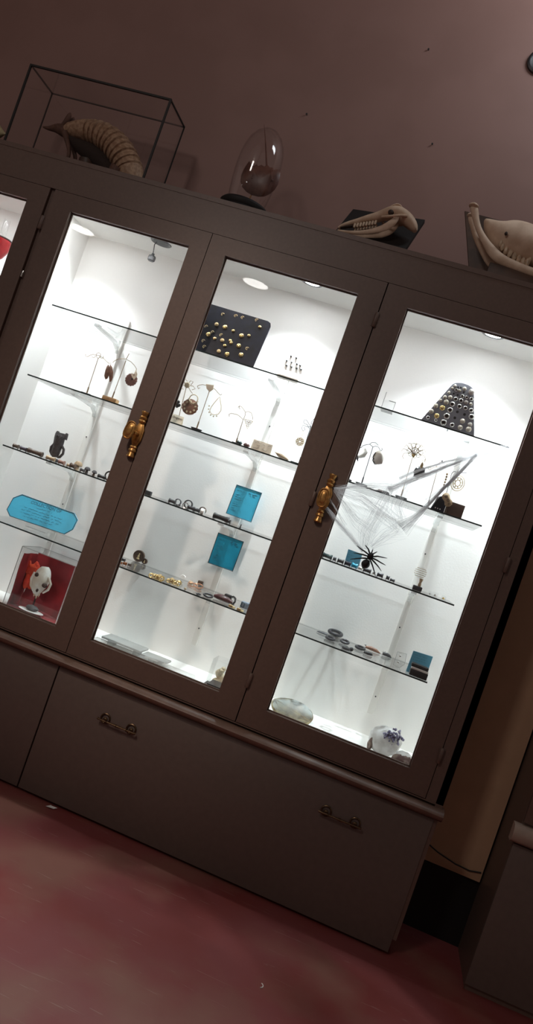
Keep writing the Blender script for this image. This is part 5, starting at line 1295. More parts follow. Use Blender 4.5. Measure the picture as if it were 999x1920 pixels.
for x, z, k, r in eye:
    c = (x, yb, z)
    if k == 'r':
        b = MB()
        n = 16 if r < 0.009 else 18
        rings = []
        for rr, h in ((0.50, 0.0), (0.50, 0.005), (0.62, 0.0065), (0.95, 0.0045), (1.08, 0.0)):
            rings.append([(x+r*rr*(1+(0.07*math.cos(8*2*PI*i/n) if rr > 0.9 else 0))*math.cos(2*PI*i/n), yb-h, z+r*rr*(1+(0.07*math.cos(8*2*PI*i/n) if rr > 0.9 else 0))*math.sin(2*PI*i/n)) for i in range(n)])
        b.rings(rings, 0, False, False)
        part('eyelet', b, 'silver', eb, 'open silver eyelet', angle=60)
        part('eyelet_shade', MB().lathe([(0, 0.0006), (r*0.5, 0.0006), (r*0.5, 0)], c, 14, 'y'), 'socket', eb)  # dark disc paints the shade inside the eyelet
    elif k == 'h':
        part('peg_hole_shade', MB().lathe([(0, 0.0008), (r, 0.0008), (r, 0)], c, 12, 'y'), 'black', eb, 'empty hole with its shade painted dark')  # black disc paints the shade of an unfilled hole
    else:
        prof = [(r, 0.0), (r*1.02, 0.003), (r*0.8, 0.006), (r*0.4, 0.008), (0, 0.0085)]
        part({'s': 'silver_stud', 'w': 'white_stud', 'g': 'gold_stud'}[k], MB().lathe(prof, c, 14, 'y'), {'s': 'palesilver', 'w': 'paper', 'g': 'gold'}[k], eb)
# clear earring frame beside it
ya = 0.12
cf = thing('earring_holder', 'thin clear upright frame on the top shelf before the grey eyelet board', 'frame', (0.8318, 0.12, T1))
e = MB()
fx0, fx1 = 0.7996, 0.8481
e.box((fx0-.001, .119, T1), (fx0+.001, .121, T1+0.075)); e.box((fx1-.0012, .119, T1), (fx1+.0012, .121, T1+0.045)); e.box((fx1-0.028, .119, T1+0.043), (fx1+.0012, .121, T1+0.046)); e.box((fx0, .10, T1), (fx1, .16, T1+0.002))
part('rail', e, 'greyslab', cf, flat=True)
part('sheet', MB().box((fx0, .1195, T1+0.002), (fx1, .1205, T1+0.043)), 'acrylic', cf, flat=True)
for i, x in enumerate([0.8625, 0.878, 0.8962]):
    single('gemstone', MB().lathe([(0, 0), (0.004, 0.002), (0.0075, 0.007), (0.006, 0.0095), (0, 0.0098)], (x, 0.10, T1), 8), 'silver', 'tiny clear faceted gem on the top shelf near the clear frame', 'gem', 'tiny gems by the clear frame', flat=True)

# ---- third door: second shelf
x0 = 0.8278
stand('earring stand with a dark boat base holding two big white shells', (x0, 0.10, T2), [(x0, 0.10, T2+0.008)]+[(0.8221, 0.1, 1.7919)],
      [[(0.7768, 0.1, 1.7725), (0.7821, 0.1, 1.7834), (0.7946, 0.1, 1.7932), (0.8064, 0.1, 1.7982), (0.8221, 0.1, 1.7919)], [(0.8221, 0.1, 1.7919), (0.8312, 0.1, 1.7983), (0.8424, 0.1, 1.7985), (0.852, 0.1, 1.7903), (0.8595, 0.1, 1.7814)], [(0.8064, 0.1, 1.7982), (0.8121, 0.1, 1.808), (0.8266, 0.1, 1.8116), (0.8403, 0.1, 1.8046)], [(0.7768, 0.1, 1.7725), (0.7706, 0.1, 1.7774), (0.7753, 0.1, 1.7835)], [(0.8581, 0.1, 1.7855), (0.8613, 0.1, 1.7956), (0.8559, 0.1, 1.7984)]], bw=0.026, wire='steel')
hs = thing('earring', 'curved white horn earring with a dark tip near the hinge stile', 'earring', (0.784, 0.1, 1.752), 'earrings on the stands')
part('horn', MB().tube([(0.794, 0.098, 1.7755), (0.801, 0.098, 1.7619), (0.7964, 0.098, 1.749), (0.7857, 0.098, 1.7409), (0.7789, 0.098, 1.7341)], [0.004, 0.009, 0.012, 0.009, 0.005], 12), 'bonewhite', hs)
part('tip', MB().tube([(0.7796, 0.098, 1.7389), (0.778, 0.098, 1.7269), (0.7846, 0.098, 1.7177)], [0.006, 0.0045, 0.001], 10), 'dark', hs, 'dark tip')
ss = thing('earring', 'broad white shell earring with a dark scalloped edge', 'earring', (0.8545, 0.1, 1.757), 'earrings on the stands')
part('shell', MB().dome([(0.8375, 1.7738), (0.8475, 1.7839), (0.8623, 1.7865), (0.8746, 1.7769), (0.8796, 1.7559), (0.8791, 1.7376), (0.8658, 1.7309), (0.853, 1.7289), (0.8427, 1.7392), (0.8367, 1.7531)], .098, .008, .003, 0, 5), 'bonewhite', ss)
part('edge', MB().tube([(0.8398, 0.094, 1.774), (0.8373, 0.094, 1.7618), (0.836, 0.094, 1.7523), (0.8402, 0.094, 1.7469), (0.8393, 0.094, 1.7398), (0.8471, 0.094, 1.7333), (0.8512, 0.094, 1.7278), (0.86, 0.094, 1.7285)], [.002, .003, .002, .0035, .002, .0035, .002, .001], 6), 'stone', ss, 'dark scalloped edge')

x0 = 0.9928
stand('gold-wire stand with a many-petalled flower head, behind the white web', (x0, 0.10, T2), [(x0, 0.10, T2+0.008)]+[(0.9845, 0.1, 1.8066)],
      [[(0.9851, 0.1, 1.8113), (0.9651, 0.1, 1.8115), (0.9472, 0.1, 1.8056), (0.9454, 0.1, 1.7915), (0.9542, 0.1, 1.7853)], [(0.9851, 0.1, 1.8113), (0.957, 0.1, 1.8224), (0.9389, 0.1, 1.8233), (0.9344, 0.1, 1.8105)], [(0.9851, 0.1, 1.8113), (0.9602, 0.1, 1.8325), (0.946, 0.1, 1.8414), (0.9408, 0.1, 1.8307)], [(0.9851, 0.1, 1.8113), (0.9687, 0.1, 1.8398), (0.9599, 0.1, 1.8527), (0.9506, 0.1, 1.8475)], [(0.9851, 0.1, 1.8113), (0.9807, 0.1, 1.8437), (0.9811, 0.1, 1.8619), (0.9724, 0.1, 1.8613)], [(0.9851, 0.1, 1.8113), (0.9947, 0.1, 1.8415), (1.0017, 0.1, 1.8596), (1.0105, 0.1, 1.8534)], [(0.9851, 0.1, 1.8113), (1.0061, 0.1, 1.834), (1.0199, 0.1, 1.8452), (1.0273, 0.1, 1.8364)], [(0.9851, 0.1, 1.8113), (1.0109, 0.1, 1.8198), (1.0281, 0.1, 1.8209), (1.0369, 0.1, 1.8081), (1.0337, 0.1, 1.798)]],
      wire='goldbrown', bw=0.024)
b = MB()
c = (0.9856, 0.097, 1.8291)
b.torus(c, 0.012, 0.0022, 'y', 20, 6); b.torus(c, 0.006, 0.002, 'y', 14, 6)
for i in range(9):
    a = 2*PI*i/9
    b.torus((c[0]+0.024*math.cos(a), c[1], c[2]+0.021*math.sin(a)), 0.0085, 0.0013, 'y', 12, 5)
single('brooch', b, 'ivory', 'open ivory flower brooch at the head of the gold-wire stand', 'brooch')
single('heart_charm', MB().prism([(0.9891, 1.7994), (0.9787, 1.8072), (0.9799, 1.8132), (0.9863, 1.8108), (0.9899, 1.8165), (0.9936, 1.8121)], .092, .096, bev=.0008), 'gold', 'small gold heart charm where the flower head meets its post', 'charm')
bf = thing('earring', 'black leafy earring hung from a pale gold loop on the flower stand', 'earring', (1.0318, 0.098, 1.7521), 'earrings on the stands')
part('leaf', MB().dome([(1.0078, 1.7577), (1.011, 1.7677), (1.0203, 1.7663), (1.0188, 1.7771), (1.0275, 1.771), (1.0387, 1.7769), (1.0474, 1.7708), (1.0495, 1.7581), (1.0568, 1.756), (1.0504, 1.7426), (1.0392, 1.7367), (1.0334, 1.728), (1.0234, 1.7314), (1.0116, 1.7274), (1.0114, 1.7408), (1.0054, 1.7456)], .098, .005, .004, 0, 4), 'dark', bf)
part('loop', MB().prism([(1.0297, 1.7643), (1.0236, 1.7758), (1.0254, 1.7898), (1.0306, 1.7938), (1.036, 1.7844), (1.0356, 1.7663)], .092, .094), 'palegold', bf, 'pale gold loop')
part('hook', MB().tube([(1.0273, 0.096, 1.7909), (1.0271, 0.096, 1.8043), (1.0323, 0.096, 1.8083), (1.0377, 0.096, 1.7988)], .0012, 6), 'palegold', bf)

x0 = 1.1036
stand('thin stand with a scrolled top and a dark bead tip, behind the web strands', (x0, 0.12, T2), [(x0, 0.12, T2+0.004)]+[(1.0927, 0.12, 1.7887)],
      [[(1.0664, 0.12, 1.7754), (1.0584, 0.12, 1.7795), (1.0583, 0.12, 1.7863), (1.0676, 0.12, 1.7848), (1.0657, 0.12, 1.7774), (1.0748, 0.12, 1.7895), (1.0837, 0.12, 1.7958), (1.0952, 0.12, 1.8008), (1.1097, 0.12, 1.8033), (1.1189, 0.12, 1.8019)], [(1.0837, 0.12, 1.7958), (1.0885, 0.12, 1.8076), (1.097, 0.12, 1.8082), (1.0903, 0.12, 1.815), (1.0985, 0.12, 1.8233)], [(1.1097, 0.12, 1.8033), (1.1194, 0.12, 1.8133), (1.1206, 0.12, 1.8227)]], bw=0.016, base_kind='slab')
single('bead', MB().ball((1.0992, 0.12, 1.8258), 0.0036, 0, 10, 7), 'dark', 'tiny dark bead at the very tip of the scrolled stand', 'bead')
x0 = 1.1638
stand('stand with a square-bent hook carrying the round gold filigree', (x0, 0.17, T2), [(x0, 0.17, T2+0.004)]+[(1.1537, 0.17, 1.765)],
      [[(1.1537, 0.17, 1.765), (1.1527, 0.17, 1.783), (1.1518, 0.17, 1.7987), (1.1577, 0.17, 1.8075), (1.1703, 0.17, 1.8094), (1.1833, 0.17, 1.8103), (1.2071, 0.17, 1.8182)]], bw=0.016, base_kind='slab', wire='steel')
c = (1.1867, 0.165, 1.7664)
gf = thing('earring', 'large round gold filigree earring hanging under the square-bent hook', 'earring', c, 'earrings on the stands')
b = MB()
for R_ in (0.026, 0.019, 0.010):
    b.torus(c, R_, 0.0018, 'y', 24, 6, 0, 1.22)
for i in range(8):
    a = 2*PI*i/8
    b.torus((c[0]+0.0145*math.cos(a), c[1], c[2]+0.0177*math.sin(a)), 0.0052, 0.0012, 'y', 10, 5)
part('filigree', b, 'palegold', gf)
part('hook', MB().tube([(1.1702, 0.166, 1.8089), (1.1763, 0.166, 1.804), (1.181, 0.166, 1.7965)], .0011, 6), 'palegold', gf)
b = MB()
for p in [(1.1349, 0.15, 1.786), (1.1364, 0.15, 1.7752), (1.1368, 0.15, 1.764), (1.1373, 0.15, 1.7528), (1.1378, 0.15, 1.7416), (1.1383, 0.15, 1.7304)]: b.ball(p, (0.0042, 0.0042, 0.0052), 0, 8, 6)
single('bead_strand', b, 'goldbrown', 'short strand of tarnished gold beads hanging before the navy box', 'beads')
nb = thing('box', 'navy box with three white dots, on the second shelf under the web', 'box', (1.1366, .13, T2))
nx0, nx1 = 1.1158, 1.1702
part('carton', MB().prism([(nx0, T2), (nx1, T2), (nx1, T2+0.046), (nx0+0.03, T2+0.066), (nx0+0.012, T2+0.055)], .11, .15, bev=.002), 'velvet', nb)
for i in range(3):
    part('white_dot', MB().lathe([(0, .0012), (.0022, .001), (.0026, 0)], (nx0+0.018+0.0095*i, .11, T2+0.012), 10, 'y'), 'paper', nb, 'white dot')
bx0, bx1 = 1.1655, 1.2421
single('wood_block', MB().box((nx1+0.002, .115, T2), (bx1, .15, T2+0.056), bev=.002), 'wood', 'dark brown board standing at the end of the second shelf', 'board')
tb = thing('figurine', 'tan carved wavy-edged plaque leaning before the dark brown board', 'figurine', (1.172, .10, T2))
tol = [(1.1455, 1.7009), (1.1516, 1.7085), (1.162, 1.7098), (1.1708, 1.7028), (1.1769, 1.6914), (1.188, 1.6841), (1.1911, 1.6718), (1.1847, 1.6618), (1.1734, 1.6568), (1.1646, 1.6605), (1.1589, 1.6742), (1.1477, 1.6815), (1.1423, 1.6909)]
part('body', MB().dome([(x, z) for x, z in tol], .100, .006, .004, 0, 4), 'tan', tb)
b = MB()
for p in [(1.1584, 0.0935, 1.6935), (1.1709, 0.0935, 1.6822), (1.1795, 0.0935, 1.6695)]: b.torus(p, .0042, .0012, 'y', 12, 5)
part('carving', b, 'brownplug', tb)
part('peg', MB().tube([(1.1728, 0.105, 1.6659), (1.177, .105, T2)], .003, 8), 'brownplug', tb)
for i, (x, m_, lab) in enumerate(zip([0.7788, 0.9092, 0.9319, 1.0049], ('steel', 'silver', 'steel', 'greenedge'), ('tiny grey stud on the second shelf right by the hinge stile', 'tiny bright stud on the second shelf behind the web, nearer the shell stand', 'tiny grey stud on the second shelf behind the web, nearer the flower stand', 'small dark green stone at the foot of the flower-headed stand'))):
    single('stud', MB().lathe([(0, 0), (.006, 0), (.0085, .004), (.007, .008), (0, .010)], (x, .08, T2), 10, 'z', 0, 1.2+(.6 if i else 0), .9), m_, lab, 'stud')

# ---- third door: third shelf, plugs, blue card
pl_ = [(0.7885, 0.0436, 0.0218, 'greenedge', 'long dark teal plug, first from the hinge stile on the third shelf'), (0.8212, 0.0131, 0.0196, 'steel', 'short grey plug between the long teal plug and the first black cube'), (0.8474, 0.0262, 0.0196, 'black', 'first black plug before the light blue card'), (0.8776, 0.0251, 0.0207, 'velvet', 'navy plug in front of the light blue card, second past the grey one'), (0.9069, 0.0229, 0.0218, 'bluedeep', 'deep blue plug in front of the light blue card'), (0.9321, 0.0174, 0.0174, 'silver', 'clear silvery plug below the spider body'), (0.961, 0.0327, 0.0196, 'steel', 'long grey plug below the spider'), (0.9901, 0.0109, 0.0174, 'silver', 'thin silvery plug under a spider leg'), (1.0163, 0.0251, 0.0196, 'steel', 'dark grey plug just past the spider'), (1.0486, 0.0142, 0.0196, 'steel', 'small grey plug second from the end of the row'), (1.0687, 0.0196, 0.0131, 'dark', 'smallest dark plug at the end of the row past the spider')]
for x, w, h, m_, lab in pl_:
    single('ear_plug', spool((x, .15, T3+h/2), h/2/1.15, w), m_, lab, 'ear plug', 'plugs in the row below the spider')
lc = [(0.8575, 1.3701), (0.9183, 1.3693), (0.9222, 1.3077), (0.8608, 1.3069)]
zb = min(lc[2][1], lc[3][1])
lb_ = thing('info_card', 'small light blue card standing behind the plugs, partly behind the spider', 'card', (lc[3][0], .2, T3))
part('card_panel', MB().prism([lc[0], lc[1], (lc[2][0], max(T3, lc[2][1])), (lc[3][0], max(T3, lc[3][1]))], .200, .202), 'lightblue', lb_, flat=True)
u_ = Vector((lc[1][0]-lc[0][0], 0, lc[1][1]-lc[0][1])).normalized()
b = MB()
for j in range(3): scribble(b, Vector((lc[0][0]+0.006, .1994, lc[0][1]-0.012-0.010*j)), u_, (0, 0, 1), 0.036, .003, 60+j, .0004)
part('handwriting', b, 'bluelight_ink', lb_)
part('foot', MB().box((lc[3][0]+.005, .202, T3), (lc[2][0]-.005, .23, T3+.006)), 'acrylic', lb_, flat=True)
single('horn_plug', MB().tube([(0.7554, 0.22, 1.3404), (0.7442, 0.22, 1.3555), (0.7436, 0.22, 1.3743), (0.7477, 0.22, 1.3828)], [.006, .006, .0045, .001], 10), 'black', 'black curved horn sliver right beside the hinge stile above the teal plug', 'horn')
hb_ = bpy.data.objects['horn_plug']
part('stand', MB().tube([(0.7529, 0.22, 1.3443), (0.7571, .22, T3)], .003, 8).lathe([(0, 0), (.012, 0), (.012, .003), (0, .004)], (0.7571, .22, T3), 12), 'black', hb_)
ox = 1.1715
orn = thing('glass_ornament', 'clear striped glass globe on a tan neck and dark base', 'ornament', (ox, .14, T3))
part('base', MB().box((ox-.019, .125, T3), (ox+.019, .155, T3+.019), bev=.003), 'dark', orn, 'dark block base')
gz = 1.377; gx = 1.1633
part('neck', MB().lathe([(.006, .019), (.007, .028), (.005, .034), (.008, gz-T3-.022)], (ox+.004, .14, T3), 12, caps=False), 'tan', orn, 'tan neck')
part('globe', MB().ball((gx, .14, gz), (.024, .022, .023), 0, 20, 12), 'acrylic', orn)
b = MB()
for k in range(5):
    h = -.016+.008*k; rr = .0245*math.sqrt(max(0.05, 1-(h/.0235)**2))
    b.torus((gx, .14, gz+h), rr, .0011, 'z', 24, 5)
part('stripe', b, 'tan', orn, 'thin tan stripes')
for i, (x, w, m_, lab) in enumerate(((1.2263, .016, 'acrylic', 'first clear cube past the glass globe on the third shelf'), (1.248, .018, 'acrylic', 'second clear cube past the glass globe on the third shelf'), (1.2801, .017, 'gold', 'small golden cube near the end of the third shelf'))):
    y = (.14, .17, .14)[i]
    k = thing('crystal_cube', lab, 'cube', (x, y, T3), 'cubes on the third shelf')
    part('shell', MB().box((x-w/2, y-w/2, T3), (x+w/2, y+w/2, T3+w), bev=.001), m_ if i < 2 else 'acrylic', k)
    part('core', MB().lathe([(0, .002), (w*.26, .003), (w*.32, w*.35), (w*.2, w*.6), (0, w*.62)], (x, y, T3), 8), 'silver' if i < 2 else 'gold', k, flat=True)

# ---- third door: lowest shelf, dark trinkets
def flat_ring(name, xy, R_, rr, lab, m_='steel', tx=.12, ez=1.0, group='dark trinkets on the lowest shelf'):
    b = MB().torus((0, 0, 0), R_, rr, 'z', 26, 8)
    q = Matrix.Rotation(tx, 3, 'X'); b.v = [tuple(q @ Vector(v)) for v in b.v]; dz = -min(v[2] for v in b.v)
    b.v = [(xy[0]+v[0], xy[1]+v[1], T4+v[2]+dz) for v in b.v]
    return single(name, b, m_, lab, 'ring', group)
tr = [(0.8642, 0.3142), (0.9107, 0.4168), (0.9076, 0.2154), (0.9667, 0.2684), (0.9923, 0.1094), (1.0275, 0.4537), (1.0353, 0.2664), (1.0737, 0.1935), (1.0861, 0.3471), (1.1355, 0.3807), (1.1456, 0.3536), (1.104, 0.1755), (1.133, 0.1051)]
x, y = tr[0]
single('blade_charm', MB().loft([(x-.026, y, T4+.003, .001, .002), (x-.010, y, T4+.006, .005, .008), (x+.012, y, T4+.006, .0055, .010), (x+.022, y, T4+.006, .003, .006)], 12, 0, 1), 'steel', 'dark pointed blade-shaped charm, first on the lowest shelf past the hinge stile', 'charm', 'dark trinkets on the lowest shelf')
flat_ring('bangle', tr[1], .0285, .0075, 'widest dark bangle lying on the lowest shelf behind the other rings', tx=.20)
flat_ring('ring', tr[2], .018, .0058, 'dark ring lying in front of the widest bangle')
flat_ring('ring', tr[3], .0165, .0055, 'dark ring behind the smallest link, third past the hinge stile', tx=.25)
b = MB().torus((tr[4][0]-.006, tr[4][1], T4+.0055), .014, .0055, 'z', 20, 8)
b.ball((tr[4][0]+.014, tr[4][1], T4+.009), (.009, .009, .009), 0, 12, 8)
single('ring', b, 'dark', 'dark ring with a ball end in front of the other links', 'ring', 'dark trinkets on the lowest shelf')
single('rod_charm', MB().tube([(tr[5][0]-.027, tr[5][1], T4+.0045), (tr[5][0], tr[5][1]+.004, T4+.006), (tr[5][0]+.027, tr[5][1], T4+.005)], [.004, .0055, .0048], 10), 'dark', 'dark tapered rod lying behind the brown horn', 'charm', 'dark trinkets on the lowest shelf')
flat_ring('ring', tr[6], .0185, .006, 'dark ring lying against the tapered rod and brown horn')
single('claw_charm', MB().tube([(tr[7][0]-.018, tr[7][1], T4+.006), (tr[7][0], tr[7][1]-.004, T4+.0075), (tr[7][0]+.014, tr[7][1], T4+.007), (tr[7][0]+.020, tr[7][1]+.008, T4+.004)], [.005, .0075, .006, .0015], 10), 'dark', 'dark curved claw lying in front of the brown horn', 'charm', 'dark trinkets on the lowest shelf')
single('horn', MB().tube([(tr[8][0]-.032, tr[8][1]+.012, T4+.009), (tr[8][0]-.010, tr[8][1]+.012, T4+.011), (tr[8][0]+.016, tr[8][1]+.012, T4+.009), (tr[8][0]+.036, tr[8][1]+.014, T4+.0035)], [.005, .0085, .0075, .002], 12), 'pod', 'brown polished horn among the dark trinkets on the lowest shelf', 'horn', 'dark trinkets on the lowest shelf')
b = MB(); x, y = tr[9]
for i in range(6):
    a = i*PI/3
    b.tube([(x, y, T4+.010), (x+.010*math.cos(a), y, T4+.010+.010*math.sin(a))], [.003, .0008], 6)
b.ball((x, y, T4+.010), .0042, 0, 10, 7)
single('star_charm', b, 'silver', 'small silver star standing on the dark claw at the end of the trinkets', 'charm')
x, y = tr[10]
single('claw_charm', MB().tube([(x-.014, y+.012, T4+.008), (x+.004, y+.010, T4+.009), (x+.018, y+.012, T4+.006), (x+.026, y+.012, T4+.002)], [.007, .0085, .006, .0015], 10), 'dark', 'dark thick claw right behind the silver star', 'charm', 'dark trinkets on the lowest shelf')
for (x, y), lab in ((tr[11], 'clear faceted gem in front of the brown horn'), (tr[12], 'clear faceted gem nearest the shelf edge, below the silver star')):
    single('gemstone', MB().lathe([(0, 0), (.005, .002), (.010, .008), (.008, .012), (0, .0125)], (x, y, T4), 8), 'acrylic', lab, 'gem', 'clear gems on the lowest shelf', flat=True)
cx, cy = (1.2077, 0.1174)
cc_ = thing('earring_card', 'clear plastic card holding two silver studs on the lowest shelf', 'earring card', (cx, cy, T4))
lo = [(1.1814, 1.0387), (1.218, 1.0423), (1.2231, 1.0013), (1.2083, 0.9798), (1.1824, 0.9835), (1.182, 1.0173)]
dz = T4-min(z for x, z in lo)
lo = [(x, z+dz) for x, z in lo]
part('sheet', MB().prism(lo, .160, .163), 'acrylic', cc_, flat=True)
part('sheet_edge', MB().tube([(x, .160, z) for x, z in lo], .0009, 5, 0, True), 'greyslab', cc_)
for p in [(1.1967, 0.158, 1.0266), (1.197, 0.158, 0.9995)]: part('stud', MB().ball((p[0], p[1], p[2]+dz), .0055, 0, 12, 8), 'silver', cc_)
# light blue card and black zip case at the end
bc = [(1.2376, 1.0748), (1.3163, 1.0788), (1.3169, 1.0287), (1.2389, 1.0259)]
k = thing('info_card', 'light blue card standing behind the black case at the end of the lowest shelf', 'card', ((bc[0][0]+bc[1][0])/2, .14, T4))
part('card_panel', MB().prism([bc[0], bc[1], (bc[1][0], T4), (bc[0][0]-.002, T4)], .140, .142), 'lightblue', k, flat=True)
u_ = Vector((bc[1][0]-bc[0][0], 0, bc[1][1]-bc[0][1])).normalized()
b = MB()
for j in range(3): scribble(b, Vector((bc[0][0]+.008, .1394, bc[0][1]-.014-.010*j)), u_, (0, 0, 1), .055, .003, 80+j, .0004)
part('handwriting', b, 'bluelight_ink', k)
x0, x1 = 1.2469, 1.3169
zc = thing('zip_case', 'black case with white stripes at the end of the lowest shelf', 'case', ((x0+x1)/2, .09, T4))
part('body', MB().box((x0, .072, T4), (x1, .115, T4+.026), bev=.003), 'black', zc)
part('white_stripe', MB().box((x0+.001, .073, T4+.026), (x1-.001, .114, T4+.034), bev=.001), 'paper', zc, 'white stripe')
part('lid', MB().box((x0-.002, .075, T4+.034), (x1-.004, .116, T4+.048), bev=.003), 'black', zc)

# ---- third door: display floor, abalone shell and geode
c = (0.8601, 0.16, 0.6757)
ab = thing('abalone_shell', 'large pearly abalone shell lying tilted on the case floor', 'shell', (c[0], .16, IFL))
n = 32
vs_o = []; A_, B_ = .088, .062
tilt = 0.50
ux = Vector((1, 0, -0.04)).normalized(); uy = Vector((0, math.cos(tilt), math.sin(tilt)))
un = ux.cross(uy)
ctr = Vector((c[0], .165, IFL+.040))
rings = []
def rr(i, s): 
    a = 2*PI*i/n
    return ctr+ux*(A_*s*math.cos(a))+uy*(B_*s*math.sin(a)*(1+.12*math.cos(a)))
prof = [(0.05, .030), (.3, .028), (.55, .022), (.8, .010), (.95, -.002), (1.0, -.004), (1.0, .002), (.97, .008)]
rings = [[rr(i, s)-un*d for i in range(n)] for s, d in prof[:6]]
inner = MB().rings(rings, 0, False, True)
part('nacre', inner, 'nacre', ab, 'pearly inside', angle=80)
rings = [[rr(i, s)-un*d for i in range(n)] for s, d in ((1.0, -.004), (1.045, 0.0), (1.0, .012), (.8, .022), (.5, .034), (.1, .040))]
part('outer_shell', MB().rings(rings, 0, False, True), 'shellrim', ab, 'brown rim and back', angle=80)
for o in ab.children:
    lo_ = min(v.co.z for v in o.data.vertices)
zl = min(min(v.co.z for v in o.data.vertices) for o in ab.children)
ab.location.z = IFL-zl
gc = (1.2545, 0.2, 0.6808)
gd = thing('geode', 'white geode with purple crystals on the case floor', 'geode', (gc[0], .20, IFL))
b = MB()
b.ball((gc[0]-.004, .20, IFL+.061), (.068, .05, .058), 0, 20, 14, .05, 4)
part('rock', b, 'geode', gd, 'whitish rock', angle=25)
b = MB()
rnd = random.Random(9)
pc = (1.2738, 0.155, 0.7243)
for i in range(46):
    a = rnd.uniform(0, 2*PI); r_ = .036*math.sqrt(rnd.random())
    o = Vector((pc[0]+r_*math.cos(a), .160+rnd.uniform(-.004, .012), pc[2]+r_*.85*math.sin(a)))
    d = Vector((r_*math.cos(a)*9, -.6, r_*math.sin(a)*9)).normalized()
    h = rnd.uniform(.012, .022); w = rnd.uniform(.0035, .006)
    e1 = d.orthogonal().normalized(); e2 = d.cross(e1)
    base = [o+e1*w*math.cos(k*PI/3)+e2*w*math.sin(k*PI/3) for k in range(6)]
    mid = [p+d*h*.6 for p in base]
    b.add(base+mid+[o+d*h], [(k, (k+1) % 6, 6+(k+1) % 6, 6+k) for k in range(6)]+[(6+k, 6+(k+1) % 6, 12) for k in range(6)])
part('crystal', b, 'amethyst', gd, 'purple crystals', flat=True)
part('rind', MB().ball((1.2004, 0.19, 0.6616), (.012, .03, .030), 0, 12, 9, .18, 6), 'geoderind', gd, 'brown rind')
g2 = (1.3331, 0.12, 0.6609)
sg = thing('geode_half', 'small dark geode chunk with a white top beside the purple-crystal geode', 'geode', (g2[0], .12, IFL))
part('rind', MB().ball((g2[0], .12, IFL+.030), (.042, .032, .030), 0, 14, 10, .10, 12), 'geoderind', sg)
part('crust', MB().ball((g2[0]+.002, .128, IFL+.048), (.036, .026, .018), 0, 14, 10, .12, 15), 'geode', sg, 'white crust')

# ------------------------------------------------------------------ cobweb and toy spider in front of the third door
web = MB()
rnd = random.Random(77)
def bundle(path, wid, n, r, k=9, jit=1.0):
    path = [Vector(p) for p in path]
    L_ = [0]
    for a, b in zip(path, path[1:]): L_.append(L_[-1]+(b-a).length)
    def at(t):
        s = t*L_[-1]
        for i in range(len(path)-1):
            if s <= L_[i+1] or i == len(path)-2:
                f = (s-L_[i])/(L_[i+1]-L_[i]); return path[i].lerp(path[i+1], f), (path[i+1]-path[i]).normalized(), wid[i]+(wid[i+1]-wid[i])*f
    for _ in range(n):
        u0, u1 = rnd.gauss(0, .42), rnd.gauss(0, .42)
        v0 = rnd.gauss(0, .3)
        t0, t1 = (0, 1) if rnd.random() < .7 else sorted((rnd.random()*.5, .5+rnd.random()*.5))
        pts = []
        for j in range(k):
            t = t0+(t1-t0)*j/(k-1)
            p, d, w = at(t)
            nrm = Vector((-d.z, 0, d.x)).normalized()
            pts.append(p+nrm*w*(u0+(u1-u0)*t)+Vector((0, v0*w*.4, 0))+nrm*rnd.uniform(-.0006, .0006))
        web.tube(pts, r*rnd.uniform(.6, 1.3), 3)
wH, wH2 = (0.7454, -0.035, 1.5704), (0.7407, -0.03, 1.4947)
wR = (1.2123, 0.0245, 1.8771)
wR2 = (1.3393, -0.001, 1.9515)
bundle([wH]+[(0.8072, -0.03, 1.6048), (0.8847, -0.03, 1.6309), (0.9532, -0.03, 1.6497)], [.010, .016, .022, .022], 46, .00034)
bundle([(0.9421, -0.022, 1.6381), (1.0104, -0.022, 1.7001), (1.0932, -0.022, 1.7666)]+[wR], [.018, .020, .014, .012], 90, .00036)
bundle([(0.9664, -0.022, 1.6918), (1.0352, -0.022, 1.7516), (1.1109, -0.022, 1.8069)]+[wR], [.014, .010, .008, .010], 46, .00034)
bundle([wR, wR2], [.014, .030], 46, .00034)
bundle([wR]+[(1.1698, -0.02, 1.7751), (1.1234, -0.02, 1.6779), (1.0781, -0.02, 1.5764), (1.0359, -0.02, 1.5143)], [.012, .012, .014, .020, .040], 110, .00036)
bundle([wR]+[(1.1777, -0.02, 1.8378), (1.1496, -0.02, 1.7362), (1.0937, -0.02, 1.642)], [.010, .010, .012, .020], 30, .00032)
bundle([wH2]+[(0.7966, -0.02, 1.4576), (0.8584, -0.02, 1.4243), (0.9276, -0.02, 1.381)], [.006, .014, .016, .008], 60, .00033)
bundle([(0.7425, -0.045, 1.5313)]+[(0.7835, -0.025, 1.4965), (0.833, -0.025, 1.4545)], [.005, .008, .010], 14, .00034)
bundle([wH]+[(0.8, -0.025, 1.5307), (0.865, -0.025, 1.4874), (0.953, -0.025, 1.4636)], [.012, .030, .045, .06], 50, .0003)
bundle([wH]+[(0.8612, -0.025, 1.5734), (0.9584, -0.025, 1.5413), (1.0359, -0.025, 1.514)], [.012, .05, .07, .05], 70, .0003)
bundle([(0.9529, -0.022, 1.6504), (0.942, -0.022, 1.5576), (0.9241, -0.022, 1.4536), (0.9327, -0.022, 1.3915)], [.03, .07, .06, .02], 70, .0003)
bundle([(1.0359, -0.02, 1.5143), (0.9849, -0.02, 1.4641), (0.9504, -0.02, 1.4086)], [.05, .05, .02], 40, .0003)
bundle([(1.0137, -0.02, 1.6906), (0.996, -0.02, 1.5871), (1.0359, -0.02, 1.5143)], [.04, .05, .05], 40, .0003)
single('cobweb', web, 'web', 'stretched white fake cobweb from the gold latch across the third door', 'cobweb', loc=wH, angle=180)
spd = thing('toy_spider', 'black toy spider hanging on the cobweb in front of the third door', 'spider', (0.9562, -0.02, 1.3607))
b = MB()
